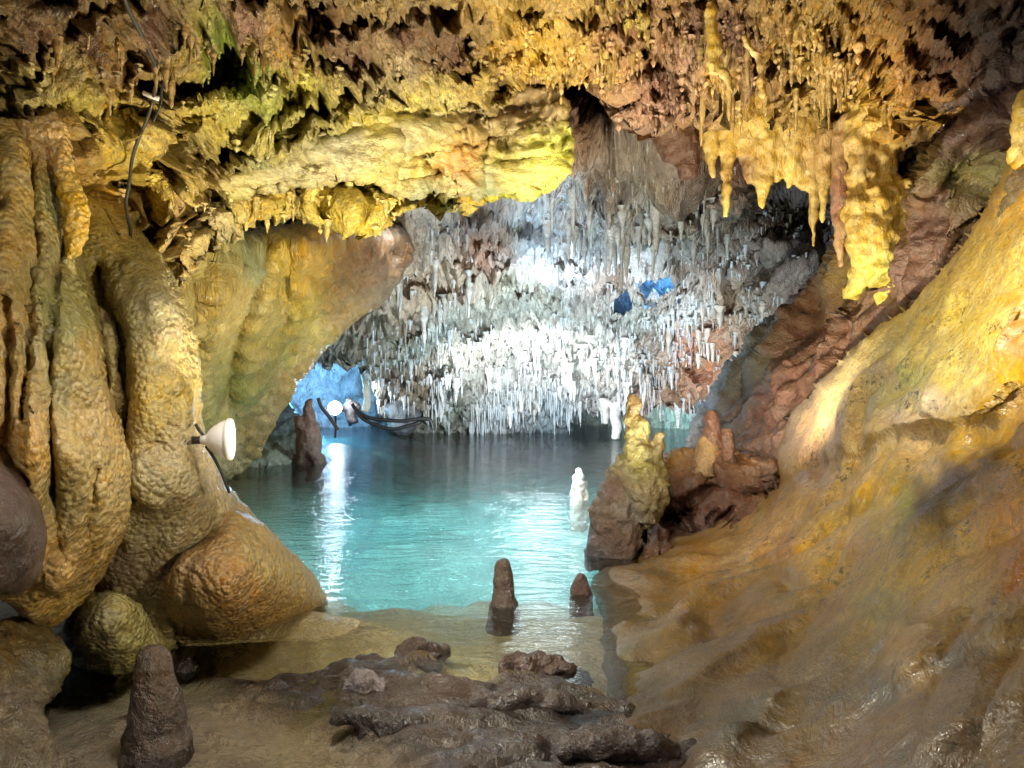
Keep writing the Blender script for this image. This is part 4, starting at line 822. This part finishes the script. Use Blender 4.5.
# ------------------------------------------------------------------ rock overhead and beside the viewer
def shell(name, fn, nu, nv, c, mat):
    V = np.array([fn(u, v) for v in np.linspace(0, 1, nv) for u in np.linspace(0, 1, nu)])
    V = V+.25*np.stack([fbm(V*.9, 4, 5), fbm(V*.9+7, 4, 6), fbm(V*.9+13, 4, 7)], 1)
    i = np.arange(nu*nv).reshape(nv, nu); q = np.stack([i[:-1,:-1], i[:-1,1:], i[1:,1:], i[1:,:-1]], -1).reshape(-1, 4)
    o = mesh_obj(name, V, q, mat, None, np.tile(lin(c), (len(V), 1))); tag(o, kind='structure')
def arch(u, v):
    a = math.pi*(u*1.1-.05); y = -5+v*7.3
    return (-3.6*math.cos(a), y, .2+3.9*math.sin(a))
shell('cave_vault', arch, 90, 60, (150,115,70), M_ceil)

# ------------------------------------------------------------------ light
def lamp_(kind, loc, e, col, size=.1, target=None, angle=120, blend=.6, name='lamp'):
    l = bpy.data.lights.new(name, kind); l.energy = e; l.color = col
    if kind in ('POINT', 'SPOT'): l.shadow_soft_size = size
    if kind == 'SPOT': l.spot_size = math.radians(angle); l.spot_blend = blend
    if kind == 'AREA': l.size = size
    o = bpy.data.objects.new(name, l); COL.objects.link(o); o.location = loc
    if target is not None: o.rotation_euler = (Vector(target)-Vector(loc)).to_track_quat('-Z', 'Y').to_euler()
    return o
WARM = (1,.90,.64); WARM2 = (1,.94,.76); COOL = (.74,.88,1.0)  # lamps past the two visible fixtures are unseen, placed to light the cave
lamp_('SPOT', lp+dirv*.2, 300, WARM2, .08, lp+dirv*3, 150, .7)                       # the white spotlight itself
lamp_('SPOT', fp+Vector((.3,.1,.35)), 420, (.78,.90,1), .2, (-3.2,29,1.6), 150, .8)      # the far floodlight itself
lamp_('SPOT', (-2.3,-1.0,2.9), 170, WARM2, .15, (1.0,6,2.0), 120, .9)                   # added warm fill spots out of frame, without fixtures
lamp_('SPOT', (2.9,1.6,1.9), 520, WARM, .22, (-2.0,4.6,1.9), 110, .9)
lamp_('SPOT', (-.3,4.3,.35), 900, WARM, .10, (-.9,5.8,3.6), 112, .9)                    # added uplights without fittings, for the block and ceiling
lamp_('SPOT', (1.2,6.6,.4), 400, WARM2, .12, (.9,7.6,4.2), 100, .9)
lamp_('SPOT', (1.9,6.3,1.1), 520, WARM, .08, (2.8,8.6,4), 130, .8)
lamp_('SPOT', (1.7,3.7,3.1), 260, WARM2, .08, (3.1,5.0,1.9), 100, .8)                   # unseen lamp added to brighten the slope
lamp_('SPOT', (.3,4.3,3.0), 240, (1,.97,.88), .2, (.4,7.6,0), 90, .9)                      # extra downlight put in to lighten the shallows
lamp_('SPOT', (-.3,8.2,.5), 480, WARM, .12, (-3.4,10.0,2.4), 120, .8)
lamp_('SPOT', (1.0,13.5,.6), 1600, COOL, .12, (.0,19,3.2), 150, .8)                    # unseen lamps added to brighten the far chamber
lamp_('SPOT', (3.4,9.9,1.0), 650, COOL, .10, (2.0,13.5,4.4), 130, .8)
lamp_('SPOT', (-1.0,10.2,.4), 600, COOL, .10, (-1.2,14.5,4.2), 120, .8)
lamp_('SPOT', (-.2,18.0,.4), 1300, (.93,.97,1), .12, (.6,24,2.2), 120, .8)
lamp_('SPOT', (-.9,3.3,3.0), 170, (1,.96,.9), .3, (-.7,3.9,0), 120, .8)  # unseen downlight added for the front left puddle
lamp_('SPOT', (-.2,8.3,.7), 230, (1,1,1), .1, (.97,11.1,.3), 60, .8)  # added to light the white stalagmite from the front
lamp_('SPOT', (-1.0,9.8,3.9), 1200, (.85,.98,1), .7, (-1.3,10.2,0), 120, .7)                # extra downlights added over the pool, no fixtures
lamp_('SPOT', (-2.2,13.0,4.0), 2500, (.85,.98,1), .7, (-2.3,13.2,0), 110, .7)
lamp_('SPOT', (.6,15.0,4.0), 2600, (.85,.98,1), .7, (.4,15.2,0), 150, .6)
lamp_('POINT', (-7.0,26.0,1.6), 520, (.16,.62,1), .4)
lamp_('POINT', (3.2,17.2,4.4), 300, (.16,.52,1), .4)
lamp_('SPOT', (5.2,25.0,.7), 500, (.6,.95,1), .2, (5.6,31,1.2), 120, .8)
W = bpy.data.worlds.new('World'); sc.world = W; W.use_nodes = True; nt = W.node_tree
bg = nt.nodes['Background']; sky = nt.nodes.new('ShaderNodeTexSky'); sky.sky_type = 'NISHITA'; sky.sun_disc = False
sky.sun_elevation = math.radians(38); sky.sun_rotation = math.radians(200); nt.links.new(sky.outputs[0], bg.inputs[0]); bg.inputs[1].default_value = .05

cam = bpy.data.cameras.new('camera'); cam.sensor_width = 36; cam.lens = F/1024*36; cam.clip_end = 500; cam.clip_start = .05
co = bpy.data.objects.new('camera', cam); COL.objects.link(co); co.location = (0,0,H); co.rotation_euler = (math.pi/2,0,0); sc.camera = co
sc.render.engine = 'CYCLES'; sc.cycles.use_denoising = True; sc.cycles.use_adaptive_sampling = True; sc.cycles.adaptive_threshold = .03; sc.cycles.adaptive_min_samples = 16
try: sc.cycles.denoiser = 'OPENIMAGEDENOISE'
except Exception: pass
sc.cycles.max_bounces = 6; sc.cycles.diffuse_bounces = 2; sc.cycles.glossy_bounces = 2; sc.cycles.transparent_max_bounces = 8; sc.cycles.sample_clamp_indirect = 4
sc.cycles.caustics_reflective = False; sc.cycles.caustics_refractive = False
sc.view_settings.view_transform = 'Standard'; sc.view_settings.look = 'None'; sc.view_settings.exposure = .2; sc.view_settings.gamma = 1
